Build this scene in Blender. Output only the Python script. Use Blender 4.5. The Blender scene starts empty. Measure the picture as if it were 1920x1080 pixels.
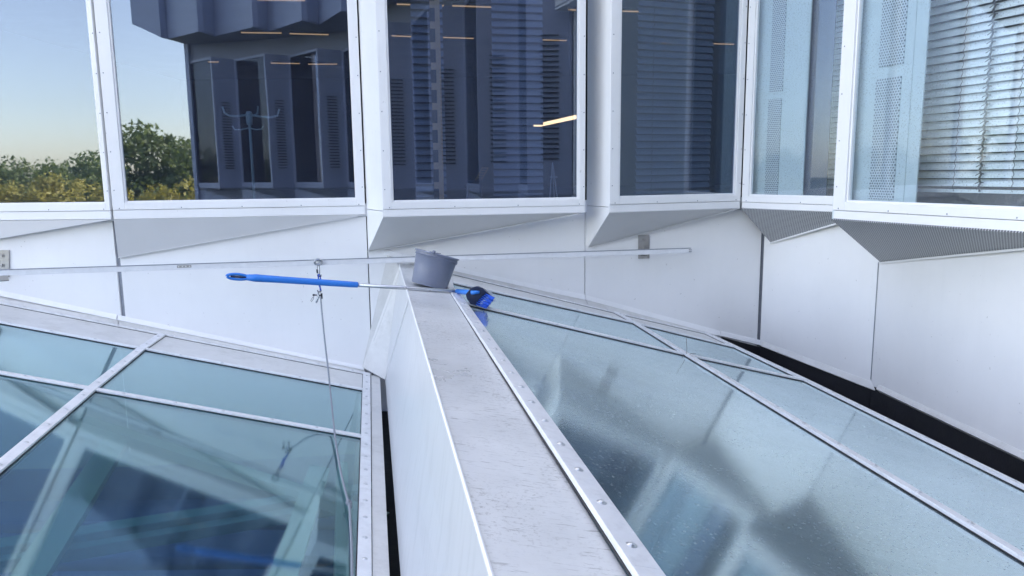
import bpy, bmesh, math, random
from mathutils import Vector as V, Matrix
from math import radians, sin, cos, pi
random.seed(4)
S = bpy.context.scene
COL = S.collection

# ------------------------------------------------------------------ camera
F = 1390.0                                   # focal length in pixels of the 1920 px photograph
_g = V((95, 8960, F)).normalized(); CZ = -_g
_f = V((0, 0, 1)); CY = (_f - _f.dot(CZ) * CZ).normalized(); CX = CY.cross(CZ)
cam_d = bpy.data.cameras.new('camera'); cam = bpy.data.objects.new('camera', cam_d); COL.objects.link(cam)
cam_d.sensor_width = 36; cam_d.lens = F / 1920 * 36; cam_d.clip_start = .02; cam_d.clip_end = 2000
R3 = Matrix(((CX[0], -CX[1], -CX[2]), (CY[0], -CY[1], -CY[2]), (CZ[0], -CZ[1], -CZ[2])))
cam.matrix_world = R3.to_4x4()               # the eye is the origin, z = 0 is eye height
S.camera = cam

# ------------------------------------------------------------------ sky, sun, exposure
SUN_EL, SUN_AZ = radians(24), radians(108)   # azimuth from +Y, clockwise positive
w = bpy.data.worlds.new('World'); S.world = w; w.use_nodes = True
nt = w.node_tree; sky = nt.nodes.new('ShaderNodeTexSky'); sky.sky_type = 'NISHITA'; sky.sun_disc = False
sky.sun_elevation = SUN_EL; sky.sun_rotation = SUN_AZ; sky.air_density = 1.0; sky.dust_density = .7; sky.ozone_density = 1.6
bg = nt.nodes['Background']; bg.inputs[1].default_value = .12
hs = nt.nodes.new('ShaderNodeHueSaturation'); hs.inputs['Saturation'].default_value = .76; nt.links.new(sky.outputs[0], hs.inputs['Color']); nt.links.new(hs.outputs[0], bg.inputs[0])
sd = bpy.data.lights.new('sun', 'SUN'); sd.energy = 3.4; sd.angle = radians(.5); sd.color = (1, .86, .68)
so = bpy.data.objects.new('sun', sd); COL.objects.link(so)
sdir = V((sin(SUN_AZ) * cos(SUN_EL), cos(SUN_AZ) * cos(SUN_EL), sin(SUN_EL)))
so.rotation_euler = sdir.to_track_quat('Z', 'Y').to_euler()
S.view_settings.view_transform = 'Standard'; S.view_settings.look = 'None'
S.view_settings.exposure = 3.05
S.view_settings.gamma = 1
S.view_settings.use_white_balance = True; S.view_settings.white_balance_temperature = 7450; S.view_settings.white_balance_tint = 19
S.cycles.max_bounces = 10; S.cycles.transparent_max_bounces = 24; S.cycles.glossy_bounces = 6
S.cycles.diffuse_bounces = 4; S.cycles.use_denoising = True; S.cycles.sample_clamp_indirect = 4
S.cycles.caustics_reflective = True

# ------------------------------------------------------------------ pixel -> place helpers
def ray(px, py):
    v = V((px - 960, py - 540, F)); return V((v.dot(CX), v.dot(CY), v.dot(CZ)))
def onz(px, py, z): r = ray(px, py); return r * (z / r.z)
class Plane:
    def __init__(s, p, n): s.p = p; s.n = n.normalized()
    @staticmethod
    def three(a, b, c):
        n = (b - a).cross(c - a)
        if n.dot(a) > 0: n = -n                # faces the eye
        return Plane(a, n)
    def px(s, x, y, off=0): r = ray(x, y); return r * ((s.p.dot(s.n) + off) / r.dot(s.n))
def lerp(a, b, t): return a + (b - a) * t

# ------------------------------------------------------------------ materials
MATS = {}
class NB:
    def __init__(s, name):
        m = bpy.data.materials.new(name); m.use_nodes = True; s.m = m; s.t = m.node_tree; s.n = s.t.nodes; s.n.clear()
        s.out = s.n.new('ShaderNodeOutputMaterial'); MATS[name] = m
    def new(s, k, **kw):
        x = s.n.new('ShaderNode' + k)
        for a, b in kw.items():
            if a.startswith('i_'): s.set(x, a[2:], b)
            else: setattr(x, a, b)
        return x
    def set(s, x, k, v):
        i = x.inputs[int(k)] if k.isdigit() else x.inputs[k.replace('_', ' ')]
        if isinstance(v, bpy.types.NodeSocket): s.t.links.new(v, i)
        else: i.default_value = v
    def link(s, a, b): s.t.links.new(a, b)
    def math(s, op, a, b=0.0, c=None, clamp=False):
        x = s.n.new('ShaderNodeMath'); x.operation = op; x.use_clamp = clamp
        for i, v in enumerate((a, b, c)):
            if v is None: continue
            if isinstance(v, bpy.types.NodeSocket): s.t.links.new(v, x.inputs[i])
            else: x.inputs[i].default_value = v
        return x.outputs[0]
    def coord(s, kind='Object', scale=(1, 1, 1), rot=(0, 0, 0)):
        c = s.new('TexCoord'); mp = s.new('Mapping'); mp.inputs['Scale'].default_value = scale; mp.inputs['Rotation'].default_value = rot
        s.link(c.outputs[kind], mp.inputs[0]); return mp.outputs[0]
    def noise(s, vec, scale, detail=4, rough=.6):
        x = s.new('TexNoise'); s.link(vec, x.inputs['Vector']); x.inputs['Scale'].default_value = scale
        x.inputs['Detail'].default_value = detail; x.inputs['Roughness'].default_value = rough; return x.outputs['Fac']
    def ramp(s, fac, *stops):
        x = s.new('ValToRGB'); s.link(fac, x.inputs[0]); e = x.color_ramp.elements
        while len(e) < len(stops): e.new(.5)
        for q, (p, c) in zip(e, stops): q.position = p; q.color = (*c, 1) if len(c) == 3 else c
        return x.outputs[0]
    def mix(s, fac, a, b):
        x = s.new('Mix', data_type='RGBA')
        for i, v in ((0, fac), (6, a), (7, b)):
            if isinstance(v, bpy.types.NodeSocket): s.link(v, x.inputs[i])
            else: x.inputs[i].default_value = v if i == 0 else (*v, 1)
        return x.outputs[2]
    def bump(s, h, strength, dist=.01):
        x = s.new('Bump'); x.inputs['Strength'].default_value = strength; x.inputs['Distance'].default_value = dist
        s.link(h, x.inputs['Height']); return x.outputs[0]

def principled(name, col, rough=.5, metal=0, var=.06, scale=6, bump=0, bscale=40, dirt=0, dirtcol=(.2, .19, .15), dscale=3, stretch=(1, 1, 1), spec=.5, coat=0, emit=None):
    b = NB(name); p = b.new('BsdfPrincipled'); b.link(p.outputs[0], b.out.inputs[0])
    v = b.coord('Object', stretch)
    n = b.noise(v, scale)
    c = b.ramp(n, (.25, tuple(x * (1 - var) for x in col)), (.75, tuple(min(1, x * (1 + var)) for x in col)))
    if dirt:
        d = b.noise(v, dscale, 8, .75)
        d = b.math('MULTIPLY', b.ramp(d, (.5, (0, 0, 0)), (.72, (1, 1, 1))), dirt)
        c = b.mix(d, c, dirtcol)
    b.link(c, p.inputs['Base Color']); p.inputs['Metallic'].default_value = metal
    r = b.ramp(n, (.2, (rough * .8,) * 3), (.8, (min(1, rough * 1.25),) * 3)); b.link(r, p.inputs['Roughness'])
    p.inputs['Specular IOR Level'].default_value = spec; p.inputs['Coat Weight'].default_value = coat
    if bump: b.link(b.bump(b.noise(v, bscale), bump, .004), p.inputs['Normal'])
    return b.m

WH = (.86, .86, .86)
# painted aluminium cladding: faint panel-to-panel mottling, run-off streaks, sparse specks
def cladding(name, col, rough=.32, streak=.10, speck=.5):
    b = NB(name); p = b.new('BsdfPrincipled'); b.link(p.outputs[0], b.out.inputs[0])
    v = b.coord(); n = b.noise(v, 1.3, 5)
    c = b.ramp(n, (.3, tuple(x * .955 for x in col)), (.7, tuple(min(1, x * 1.02) for x in col)))
    vs = b.coord('Object', (9, 9, .8)); st = b.noise(vs, 1.6, 6, .7)
    c = b.mix(b.math('MULTIPLY', b.ramp(st, (.5, (0, 0, 0)), (.75, (1, 1, 1))), streak), c, (.42, .43, .42))
    sp = b.noise(v, 34, 2, .5); c = b.mix(b.math('MULTIPLY', b.ramp(sp, (.73, (0, 0, 0)), (.77, (1, 1, 1))), speck), c, (.35, .34, .32))
    b.link(c, p.inputs['Base Color']); p.inputs['Roughness'].default_value = rough
    b.link(b.bump(b.noise(v, 2.2, 2), .18, .02), p.inputs['Normal'])
    return b.m
M_CLAD = cladding('white_cladding', WH, .32, .035, .5)
M_FRAME = cladding('white_frame_paint', (.90, .90, .90), .35, .05, .3)
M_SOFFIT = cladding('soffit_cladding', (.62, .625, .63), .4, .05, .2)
M_WINGC = cladding('shaded_wing_cladding', (.36, .41, .54), .4, .05, .2)  # the wing's deeper shade is put into this cladding colour
M_WINGS = cladding('shaded_wing_soffit', (.24, .27, .34), .5, .05, .2)  # wing soffit darkened for shade along with its cladding
M_SIDE = cladding('parapet_side_metal', (.64, .65, .66), .3, .38, .3)
M_LEDGE = principled('weathered_ledge', (.70, .695, .675), .5, 0, .07, 8, .3, 60, .35, (.36, .35, .31), 5, (1, 1, 1))
M_BAR = principled('glazing_bar_metal', (.80, .81, .82), .4, .1, .07, 14, .25, 90, .3, (.28, .27, .25), 9)
M_BOLT = principled('bolt_steel', (.66, .67, .68), .3, .8, .1, 40)
M_BLACK = principled('gutter_membrane', (.012, .013, .018), .7, 0, .3, 9, .5, 60)
M_SEAL = principled('black_seal', (.03, .03, .032), .6, 0, .2, 30)
M_JOINT = principled('grey_joint', (.27, .29, .33), .6, 0, .15, 30)
M_MOSS = principled('mossy_seal', (.10, .095, .075), .9, 0, .5, 60, .6, 120, .6, (.35, .33, .28), 50)
M_STEEL = principled('rail_steel', (.74, .75, .77), .34, .0, .06, 20)
M_PLATE = principled('bracket_steel', (.40, .385, .37), .42, .7, .12, 25)
M_PVC = principled('grey_bucket_plastic', (.175, .20, .275), .36, 0, .06, 8, .2, 30, .15, (.3, .3, .3), 9)
M_BLUE = principled('blue_rubber_grip', (.008, .21, .70), .38, 0, .05, 20)
M_ALU = principled('aluminium_pole', (.62, .63, .65), .3, .85, .04, 20)
M_NAVY = principled('dark_brush_block', (.012, .022, .06), .3, 0, .1, 20)
M_BRIS = principled('blue_bristle', (.01, .13, .72), .45, 0, .15, 60)
M_BRISW = principled('pale_bristle', (.60, .66, .72), .5, 0, .1, 60)
M_ROPE = NB('grey_rope')
b = M_ROPE; p = b.new('BsdfPrincipled'); b.link(p.outputs[0], b.out.inputs[0]); M_ROPE = b.m
c_ = b.new('TexCoord'); wv = b.new('TexWave'); wv.wave_type = 'BANDS'; wv.bands_direction = 'DIAGONAL'
mp = b.new('Mapping'); mp.inputs['Scale'].default_value = (6, 1, 1); b.link(c_.outputs['UV'], mp.inputs[0]); b.link(mp.outputs[0], wv.inputs[0]); wv.inputs['Scale'].default_value = 14
b.link(b.ramp(wv.outputs['Fac'], (.2, (.13, .15, .18)), (.6, (.36, .39, .42))), p.inputs['Base Color']); p.inputs['Roughness'].default_value = .85
M_WEB = principled('blue_webbing', (.03, .10, .50), .7, 0, .2, 60)
M_CARA = principled('polished_steel', (.45, .47, .50), .25, .9, .05, 20)
M_DARKST = principled('black_steel', (.02, .022, .03), .4, .3, .1, 20)
M_FLOORI = principled('interior_floor', (.035, .04, .05), .35, 0, .1, 3)
M_WALLI = principled('interior_wall', (.035, .038, .05), .6, 0, .1, 2)
M_CEILI = principled('interior_ceiling', (.04, .042, .05), .7, 0, .1, 2)
M_ATR = principled('atrium_wall_blue', (.022, .085, .26), .6, 0, .15, .8)
M_ATRF = principled('atrium_floor', (.012, .05, .20), .5, 0, .3, .9)
M_BEAM = principled('atrium_beam_paint', (.27, .37, .34), .5, 0, .05, 3)
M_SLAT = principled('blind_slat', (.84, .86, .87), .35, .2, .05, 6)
M_SLATD = principled('dim_mirrored_slat', (.31, .35, .41), .4, .2, .05, 6)  # darker slat colour carries the dimness of a mirror image
M_CORD = principled('blind_cord', (.05, .05, .06), .8)
M_GREEN = principled('pale_coat_rack', (.50, .66, .62), .5)
M_WOOD = principled('light_wood', (.45, .28, .12), .5, 0, .15, 12)
M_BARK = principled('bark', (.10, .075, .05), .9, 0, .25, 8, .5, 20)
M_GROUND = principled('ground_grass', (.05, .075, .03), .95, 0, .3, .3)
M_ROOF = principled('roof_membrane', (.12, .12, .125), .9, 0, .15, 2)
M_LOUV = principled('dark_louvre', (.035, .038, .045), .5, 0, .1, 10)

def leafmat(name, a, c2):
    b = NB(name); p = b.new('BsdfPrincipled'); b.link(p.outputs[0], b.out.inputs[0])
    n = b.noise(b.coord(), 1.1, 4); b.link(b.ramp(n, (.3, a), (.7, c2)), p.inputs['Base Color']); p.inputs['Roughness'].default_value = .6
    tr = b.new('BsdfTranslucent'); tr.inputs[0].default_value = (c2[0] * 1.3, c2[1] * 1.3, c2[2], 1)
    mx = b.new('MixShader'); mx.inputs[0].default_value = .3; b.link(p.outputs[0], mx.inputs[1]); b.link(tr.outputs[0], mx.inputs[2]); b.link(mx.outputs[0], b.out.inputs[0])
    return b.m
M_LEAF = leafmat('green_leaves', (.085, .135, .045), (.17, .23, .085))
M_LEAFY = leafmat('yellow_green_leaves', (.22, .22, .05), (.44, .39, .10))

# parapet cap: brushed zinc with short dark scratches running across it, pale wet gloss
b = NB('parapet_cap_metal'); p = b.new('BsdfPrincipled'); b.link(p.outputs[0], b.out.inputs[0]); M_CAP = b.m
v = b.coord(); n = b.noise(v, 2.2, 6, .65)
c = b.ramp(n, (.3, (.64, .65, .64)), (.7, (.80, .81, .80)))
v2 = b.coord('Object', (9, 62, 9), (0, 0, radians(10))); sc = b.noise(v2, 2.0, 4, .62)
msk = b.noise(v, 5.5, 3)
c = b.mix(b.math('MULTIPLY', b.ramp(sc, (.575, (0, 0, 0)), (.66, (1, 1, 1))), b.math('MULTIPLY', b.ramp(msk, (.36, (.12, .12, .12)), (.60, (1, 1, 1))), .62)), c, (.20, .19, .17))
v3 = b.coord('Object', (1, 1, 1)); fs = b.noise(v3, 85, 4, .65); c = b.mix(b.math('MULTIPLY', b.ramp(fs, (.54, (0, 0, 0)), (.66, (1, 1, 1))), b.math('MULTIPLY', b.ramp(b.noise(v, 3.1, 4, .6), (.40, (.1, .1, .1)), (.62, (1, 1, 1))), .5)), c, (.25, .24, .21))
b.link(c, p.inputs['Base Color']); p.inputs['Metallic'].default_value = .1
b.link(b.ramp(n, (.3, (.24,) * 3), (.7, (.48,) * 3)), p.inputs['Roughness'])
b.link(b.bump(sc, .15, .003), p.inputs['Normal'])

def perforated(name, col, hole, pitch, frac, rough=.4):
    b = NB(name); p = b.new('BsdfPrincipled'); b.link(p.outputs[0], b.out.inputs[0])
    tc = b.new('TexCoord'); sep = b.new('SeparateXYZ'); b.link(tc.outputs['UV'], sep.inputs[0])
    u = b.math('DIVIDE', sep.outputs[0], pitch); vv = b.math('DIVIDE', sep.outputs[1], pitch * .866)
    row = b.math('FLOOR', vv); off = b.math('MULTIPLY', b.math('MODULO', row, 2.0), .5)
    fu = b.math('SUBTRACT', b.math('FRACT', b.math('ADD', u, off)), .5); fv = b.math('MULTIPLY', b.math('SUBTRACT', b.math('FRACT', vv), .5), .866)
    r2 = b.math('ADD', b.math('MULTIPLY', fu, fu), b.math('MULTIPLY', fv, fv))
    h = b.math('LESS_THAN', r2, frac * frac)
    c = b.mix(h, col, hole); b.link(c, p.inputs['Base Color']); p.inputs['Roughness'].default_value = rough
    return b.m
M_PERF = perforated('perforated_soffit_metal', (.46, .475, .49), (.05, .055, .07), .0165, .30)
M_PERFC = perforated('perforated_column_panel', (.62, .66, .69), (.11, .14, .17), .019, .30)
M_LCOL = principled('pale_interior_panel', (.62, .69, .71), .5, 0, .03, 3)
M_DBL = principled('dark_blue_panel', (.02, .045, .10), .4, 0, .1, 3)

def glass(name, tint, base, k, rough=.0, film=0., filmcol=(.5, .55, .58), streaks=False, drops=0., wav=.0, refl=(.9, .95, 1), dew=None):
    """pane material used on both faces of a real 8 mm pane: tinted see-through, mirror by angle, thin matt film of dew or dirt"""
    b = NB(name); tr = b.new('BsdfTransparent'); tr.inputs[0].default_value = (*tint, 1)
    gl = b.new('BsdfGlossy'); gl.inputs['Roughness'].default_value = rough; gl.inputs[0].default_value = (*refl, 1)
    fr = b.new('Fresnel'); geo = b.new('NewGeometry')      # same mirror strength on both faces of the pane
    b.link(b.math('ADD', 1.5, b.math('MULTIPLY', geo.outputs['Backfacing'], 1 / 1.5 - 1.5)), fr.inputs[0])
    fac = b.math('ADD', b.math('MULTIPLY', fr.outputs[0], k), base, clamp=True)
    mx = b.new('MixShader'); b.link(fac, mx.inputs[0]); b.link(tr.outputs[0], mx.inputs[1]); b.link(gl.outputs[0], mx.inputs[2]); o = mx.outputs[0]
    v = b.coord()
    if wav:
        bn = b.bump(b.noise(v, 1.2, 2), wav, .02); b.link(bn, gl.inputs['Normal']); b.link(bn, fr.inputs['Normal'])
    if film:
        df = b.new('BsdfDiffuse'); df.inputs[0].default_value = (*filmcol, 1)
        n = b.noise(v, 1.6, 5, .6); f = b.ramp(n, (.3, (film * .6,) * 3), (.7, (film,) * 3))
        if dew:                                   # film thick up the slope, thinner towards the near end
            sp_ = b.new('SeparateXYZ'); b.link(v, sp_.inputs[0])
            yy = b.math('ADD', sp_.outputs[1], b.math('MULTIPLY', b.math('SUBTRACT', b.noise(v, 1.1, 5, .65), .5), 2.6))
            dm_ = b.ramp(b.math('DIVIDE', b.math('SUBTRACT', yy, dew[0]), dew[1] - dew[0], clamp=True), (0, (dew[2],) * 3), (1, (1, 1, 1)))
            fine = b.noise(v, 95, 3, .7)
            f = b.math('MULTIPLY', b.math('MULTIPLY', f, dm_), b.math('ADD', .62, b.math('MULTIPLY', fine, .76)))
            bn = b.bump(b.noise(v, 60, 4, .7), .11, .0006); b.link(bn, gl.inputs['Normal'])
        if streaks:
            s1 = b.noise(b.coord('Object', (5, 16, 5), (0, 0, radians(20))), 4.5, 8, .8)
            f = b.math('MULTIPLY', f, b.math('ADD', .8, b.math('MULTIPLY', b.ramp(s1, (.35, (0, 0, 0)), (.7, (1, 1, 1))), .35)))
            fl_ = b.math('MULTIPLY', b.math('GREATER_THAN', s1, .64), b.math('GREATER_THAN', b.noise(v, 1.9, 3, .5), .53)); f = b.math('MULTIPLY', f, b.math('SUBTRACT', 1.0, b.math('MULTIPLY', fl_, .55)))
            gr = b.ramp(s1, (.4, (rough * .9,) * 3), (.7, (rough * 1.25,) * 3)); b.link(gr, gl.inputs['Roughness'])
        if dew and streaks:                       # thin bright streaks in the film
            s2 = b.noise(b.coord('Object', (2.2, 30, 2.2), (0, 0, radians(-28))), 2.6, 9, .75)
            f = b.math('ADD', f, b.math('MULTIPLY', b.math('MULTIPLY', b.ramp(s2, (.57, (0, 0, 0)), (.66, (1, 1, 1))), b.math('GREATER_THAN', b.noise(v, 1.4, 4, .6), .5)), .16), clamp=True)
        if drops:
            dn = b.new('TexVoronoi'); dn.inputs['Scale'].default_value = 55; b.link(v, dn.inputs['Vector'])
            dm = b.noise(v, 2.3, 4, .6)
            dd = b.math('MULTIPLY', b.math('LESS_THAN', dn.outputs['Distance'], .23), b.math('GREATER_THAN', dm, .46))
            f = b.math('ADD', b.math('MULTIPLY', dd, drops), f, clamp=True)
        m2 = b.new('MixShader'); b.link(f, m2.inputs[0]); b.link(o, m2.inputs[1]); b.link(df.outputs[0], m2.inputs[2]); o = m2.outputs[0]
    b.link(o, b.out.inputs[0]); return b.m
M_WIN = glass('coated_window_glass', (.60, .67, .76), .092, 1.0, .012, .03, (.5, .56, .75), wav=.012, refl=(.74, .86, 1))
M_WWIN = glass('dark_wing_glass', (.4, .45, .55), .0, .6, 0, 0, refl=(.82, .92, 1))
M_WINC = glass('clear_wet_window_glass', (.90, .95, .97), .03, .8, 0, .05, (.56, .60, .66), drops=.16)
M_SKYL = glass('skylight_glass_left', (.63, .81, .82), .012, 2.2, .035, .07, (.40, .58, .60), False, 0, refl=(.72, .93, .98), dew=(3.0, 4.6, .35))
M_SKYR = glass('skylight_glass_wet', (.48, .68, .76), .03, 2.6, .09, .38, (.41, .52, .56), True, .22, refl=(.79, .93, .95), dew=(1.7, 3.3, .45))

def emit(name, col, s):
    b = NB(name); e = b.new('Emission'); e.inputs[0].default_value = (*col, 1); e.inputs[1].default_value = s; b.link(e.outputs[0], b.out.inputs[0]); return b.m
M_LAMP = emit('warm_strip_light', (1, .62, .30), .13)

# ------------------------------------------------------------------ mesh helpers
def link_mesh(name, verts, faces, mat, parent=None, uvs=None, smooth=False, bevel=0):
    me = bpy.data.meshes.new(name); me.from_pydata([tuple(x) for x in verts], [], faces); me.update()
    bm = bmesh.new(); bm.from_mesh(me); bmesh.ops.recalc_face_normals(bm, faces=bm.faces); bm.to_mesh(me); bm.free()
    if smooth:
        for f in me.polygons: f.use_smooth = True
    if uvs:
        u = me.uv_layers.new(name='uv')
        for l in me.loops: u.data[l.index].uv = uvs[l.vertex_index]
    mats = mat if isinstance(mat, (list, tuple)) else [mat]
    for m in mats: me.materials.append(m)
    o = bpy.data.objects.new(name, me); COL.objects.link(o)
    if parent: o.parent = parent
    if bevel:
        md = o.modifiers.new('bevel', 'BEVEL'); md.width = bevel; md.segments = 2; md.limit_method = 'ANGLE'
    return o
def tag(o, label=None, cat=None, group=None, kind=None):
    if label: o['label'] = label
    if cat: o['category'] = cat
    if group: o['group'] = group
    if kind: o['kind'] = kind
    return o
def thing(name, label, cat, group=None, loc=(0, 0, 0)):
    o = bpy.data.objects.new(name, None); o.empty_display_size = .1; COL.objects.link(o); o.location = loc
    return tag(o, label, cat, group)
class MB:
    def __init__(s): s.v = []; s.f = []; s.uv = []
    def add(s, vs, fs, uvs=None):
        k = len(s.v); s.v += [V(x) for x in vs]; s.f += [tuple(i + k for i in f) for f in fs]; s.uv += (uvs or [(0, 0)] * len(vs)); return s
    def prism(s, pts, t, toward=None):
        """polygon given by its visible face, thickness t behind it"""
        pts = [V(p) for p in pts]; n = V((0, 0, 0))
        for i in range(len(pts)): n += pts[i].cross(pts[(i + 1) % len(pts)])
        n.normalize(); c = sum(pts, V((0, 0, 0))) / len(pts); tw = (toward or V((0, 0, 0))) - c
        if n.dot(tw) < 0: n = -n
        u = V((0, 0, 1)).cross(n)
        u = u.normalized() if u.length > .05 else V((1, 0, 0)); w_ = n.cross(u)
        N = len(pts); vs = pts + [p - n * t for p in pts]
        uv = [(p.dot(u), p.dot(w_)) for p in vs]
        fs = [tuple(range(N)), tuple(range(2 * N - 1, N - 1, -1))] + [(i, i + N, (i + 1) % N + N, (i + 1) % N) for i in range(N)]
        return s.add(vs, fs, uv)
    def bar(s, a, b, n, w_, h, lift=0, side=0):
        """bar of width w_ and height h laid along a-b on a surface with normal n"""
        a = V(a); b = V(b); d = (b - a).normalized(); x = d.cross(n).normalized(); n2 = x.cross(d).normalized()
        if n2.dot(n) < 0: n2 = -n2
        vs = []
        for q in (a, b):
            for sx, sz in ((-1, 0), (1, 0), (1, 1), (-1, 1)): vs.append(q + x * (sx * w_ / 2 + side) + n2 * (lift + sz * h))
        return s.add(vs, [(0, 1, 2, 3), (7, 6, 5, 4), (0, 4, 5, 1), (1, 5, 6, 2), (2, 6, 7, 3), (3, 7, 4, 0)])
    def box(s, c, sx, sy, sz, R=None):
        c = V(c); R = R or Matrix.Identity(3); vs = [c + R @ V((i * sx / 2, j * sy / 2, k * sz / 2)) for k in (-1, 1) for j in (-1, 1) for i in (-1, 1)]
        return s.add(vs, [(0, 1, 3, 2), (4, 6, 7, 5), (0, 4, 5, 1), (2, 3, 7, 6), (0, 2, 6, 4), (1, 5, 7, 3)])
    def tube(s, pts, r, seg=10, caps=True, closed=False):
        pts = [V(p) for p in pts]; N = len(pts); k0 = []; vs = []; fs = []; uv = []; L = 0
        up = V((0, 0, 1))
        for i, p in enumerate(pts):
            if closed: d = pts[(i + 1) % N] - pts[i - 1]
            else: d = pts[min(i + 1, N - 1)] - pts[max(i - 1, 0)]
            d.normalize()
            if i: L += (pts[i] - pts[i - 1]).length
            u = d.cross(up)
            if u.length < .1: u = d.cross(V((0, 1, 0)))
            u.normalize(); w_ = u.cross(d); rr = r[i] if isinstance(r, (list, tuple)) else r
            for j in range(seg):
                a = 2 * pi * j / seg; vs.append(p + (u * cos(a) + w_ * sin(a)) * rr); uv.append((j / seg, L))
        for i in range(N if closed else N - 1):
            for j in range(seg):
                a = i * seg + j; b_ = i * seg + (j + 1) % seg; c = ((i + 1) % N) * seg + (j + 1) % seg; d_ = ((i + 1) % N) * seg + j; fs.append((a, b_, c, d_))
        if caps and not closed: fs += [tuple(range(seg - 1, -1, -1)), tuple(range((N - 1) * seg, N * seg))]
        return s.add(vs, fs, uv)
    def lathe(s, prof, M, seg=32):
        vs = []; fs = []
        for r, z in prof:
            for j in range(seg):
                a = 2 * pi * j / seg; vs.append(M @ V((r * cos(a), r * sin(a), z)))
        for i in range(len(prof) - 1):
            for j in range(seg): fs.append((i * seg + j, i * seg + (j + 1) % seg, (i + 1) * seg + (j + 1) % seg, (i + 1) * seg + j))
        fs.append(tuple(range(seg - 1, -1, -1))); fs.append(tuple(range((len(prof) - 1) * seg, len(prof) * seg)))
        return s.add(vs, fs)
    def build(s, name, mat, parent=None, smooth=False, bevel=0): return link_mesh(name, s.v, s.f, mat, parent, s.uv, smooth, bevel)
def smooth_angle(o, a=40):
    me = o.data
    for f in me.polygons: f.use_smooth = True
    bm = bmesh.new(); bm.from_mesh(me)
    for e in bm.edges:
        if len(e.link_faces) == 2 and e.calc_face_angle(0) > radians(a): e.smooth = False
    bm.to_mesh(me); bm.free(); return o

# ------------------------------------------------------------------ the wall line (plan) of the facade facing the eye
def plan(px, depth, z=-.7):
    py = 540.0
    for _ in range(60):
        r = ray(px, py); q = r * (depth / r.y); py -= (z - q.z) * F / depth
    return V((q.x, q.y, 0))
WCOL = [-900, 222, 690, 1097, 1430, 1648, 2085]
WP = [plan(-900, 5.85), plan(222, 6.0), plan(690, 6.26), plan(1097, 6.5), plan(1430, 6.8), plan(1648, 5.6), plan(2085, 3.4)]
def wall(px, py, off=0):
    i = max([k for k in range(6) if WCOL[k] <= px] + [0])
    a, c = WP[i], WP[i + 1]; n = (c - a).cross(V((0, 0, 1))); n.normalize()
    if n.dot(a) > 0: n = -n
    return Plane(a, n).px(px, py, off)
HS = -.33                                     # bottom edge of the window sills
TOPZ = 2.35
UPZ = 6.6

ground = MB().prism([(-900, -900, -9.5), (900, -900, -9.5), (900, 900, -9.5), (-900, 900, -9.5)], .3, V((0, 0, 0))).build('ground', M_GROUND); tag(ground, kind='structure')

# ------------------------------------------------------------------ windows
bld = thing('office_building', 'white clad office building with saw-tooth windows above the glass roofs', 'building')
wing = thing('office_wing', 'folded office wing mirrored in the second and middle windows, shade put into its cladding colour, overhanging at the top', 'building')

mb_ = MB().lathe([(.0045, 0), (.0045, .0015), (.003, .003)], Matrix.Identity(4), 8)
SCREW = bpy.data.meshes.new('screw'); SCREW.from_pydata([tuple(x) for x in mb_.v], [], mb_.f); SCREW.materials.append(M_JOINT)
def window(parent, pL, pR, gz, fl, fr, mat=M_WIN, label=None, top=TOPZ, sillz=HS, fold=None, glassz=None, depth=.06, screws=True, fmat=None):
    """frame rails and stiles in the vertical plane pL-pR, a pane set back in it and the sill band below"""
    pL = V((pL.x, pL.y, 0)); pR = V((pR.x, pR.y, 0)); d = (pR - pL); L = d.length; d.normalize()
    n = d.cross(V((0, 0, 1)));
    if n.dot(-pL) < 0: n = -n
    P = lambda s_, z, o=0: pL + d * s_ + V((0, 0, z)) + n * o
    fz = gz - .055                               # lower edge of the bottom rail
    m = MB()
    def rect(s0, s1, z0, z1, o, t): m.prism([P(s0, z0, o), P(s1, z0, o), P(s1, z1, o), P(s0, z1, o)], t, P((s0 + s1) / 2, z0, 5))
    rect(0, fl, fz, top, 0, depth); rect(L - fr, L, fz, top, 0, depth)
    rect(fl, L - fr, fz, gz, 0, depth); rect(fl, L - fr, top - .06, top, 0, depth)
    # glazing beads, one step back from the frame
    for s0, s1, z0, z1 in ((fl, fl + .014, gz, top - .06), (L - fr - .014, L - fr, gz, top - .06), (fl + .014, L - fr - .014, gz, gz + .014)):
        rect(s0, s1, z0, z1, -.012, .03)
    fo = m.build('window', fmat or M_FRAME, parent, bevel=.003)
    if label: fo['label'] = label
    g = MB().prism([P(fl + .002, gz + .002, -.028), P(L - fr - .002, gz + .002, -.028), P(L - fr - .002, top - .062, -.028), P(fl + .002, top - .062, -.028)], .008, P(L / 2, 0, 5)).build('glass_pane', mat, fo)
    MB().prism([P(0, sillz, -.004), P(L, sillz, -.004), P(L, fz - .003, -.004), P(0, fz - .003, -.004)], .03, P(L / 2, 0, 5)).build('sill_band', fmat or M_FRAME, fo, bevel=.003)
    if screws:
        def screw(q):
            o_ = bpy.data.objects.new('screw', SCREW); COL.objects.link(o_); o_.parent = fo
            o_.matrix_local = Matrix.Translation(q) @ n.to_track_quat('Z', 'Y').to_matrix().to_4x4()
        k = int(L / .42)
        for i in range(k + 1): screw(P(.05 + (L - .1) * i / max(k, 1), fz + .012, .0))
        z = gz + .1
        while z < 1.5:
            for s_ in (fl * .25, L - fr * .25): screw(P(s_, z, 0))
            z += .30
    return P, L, d, n, fo

def soffit(parent, pts, mat, name='soffit_panel', t=.012): return MB().prism(pts, t).build(name, mat, parent)

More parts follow.
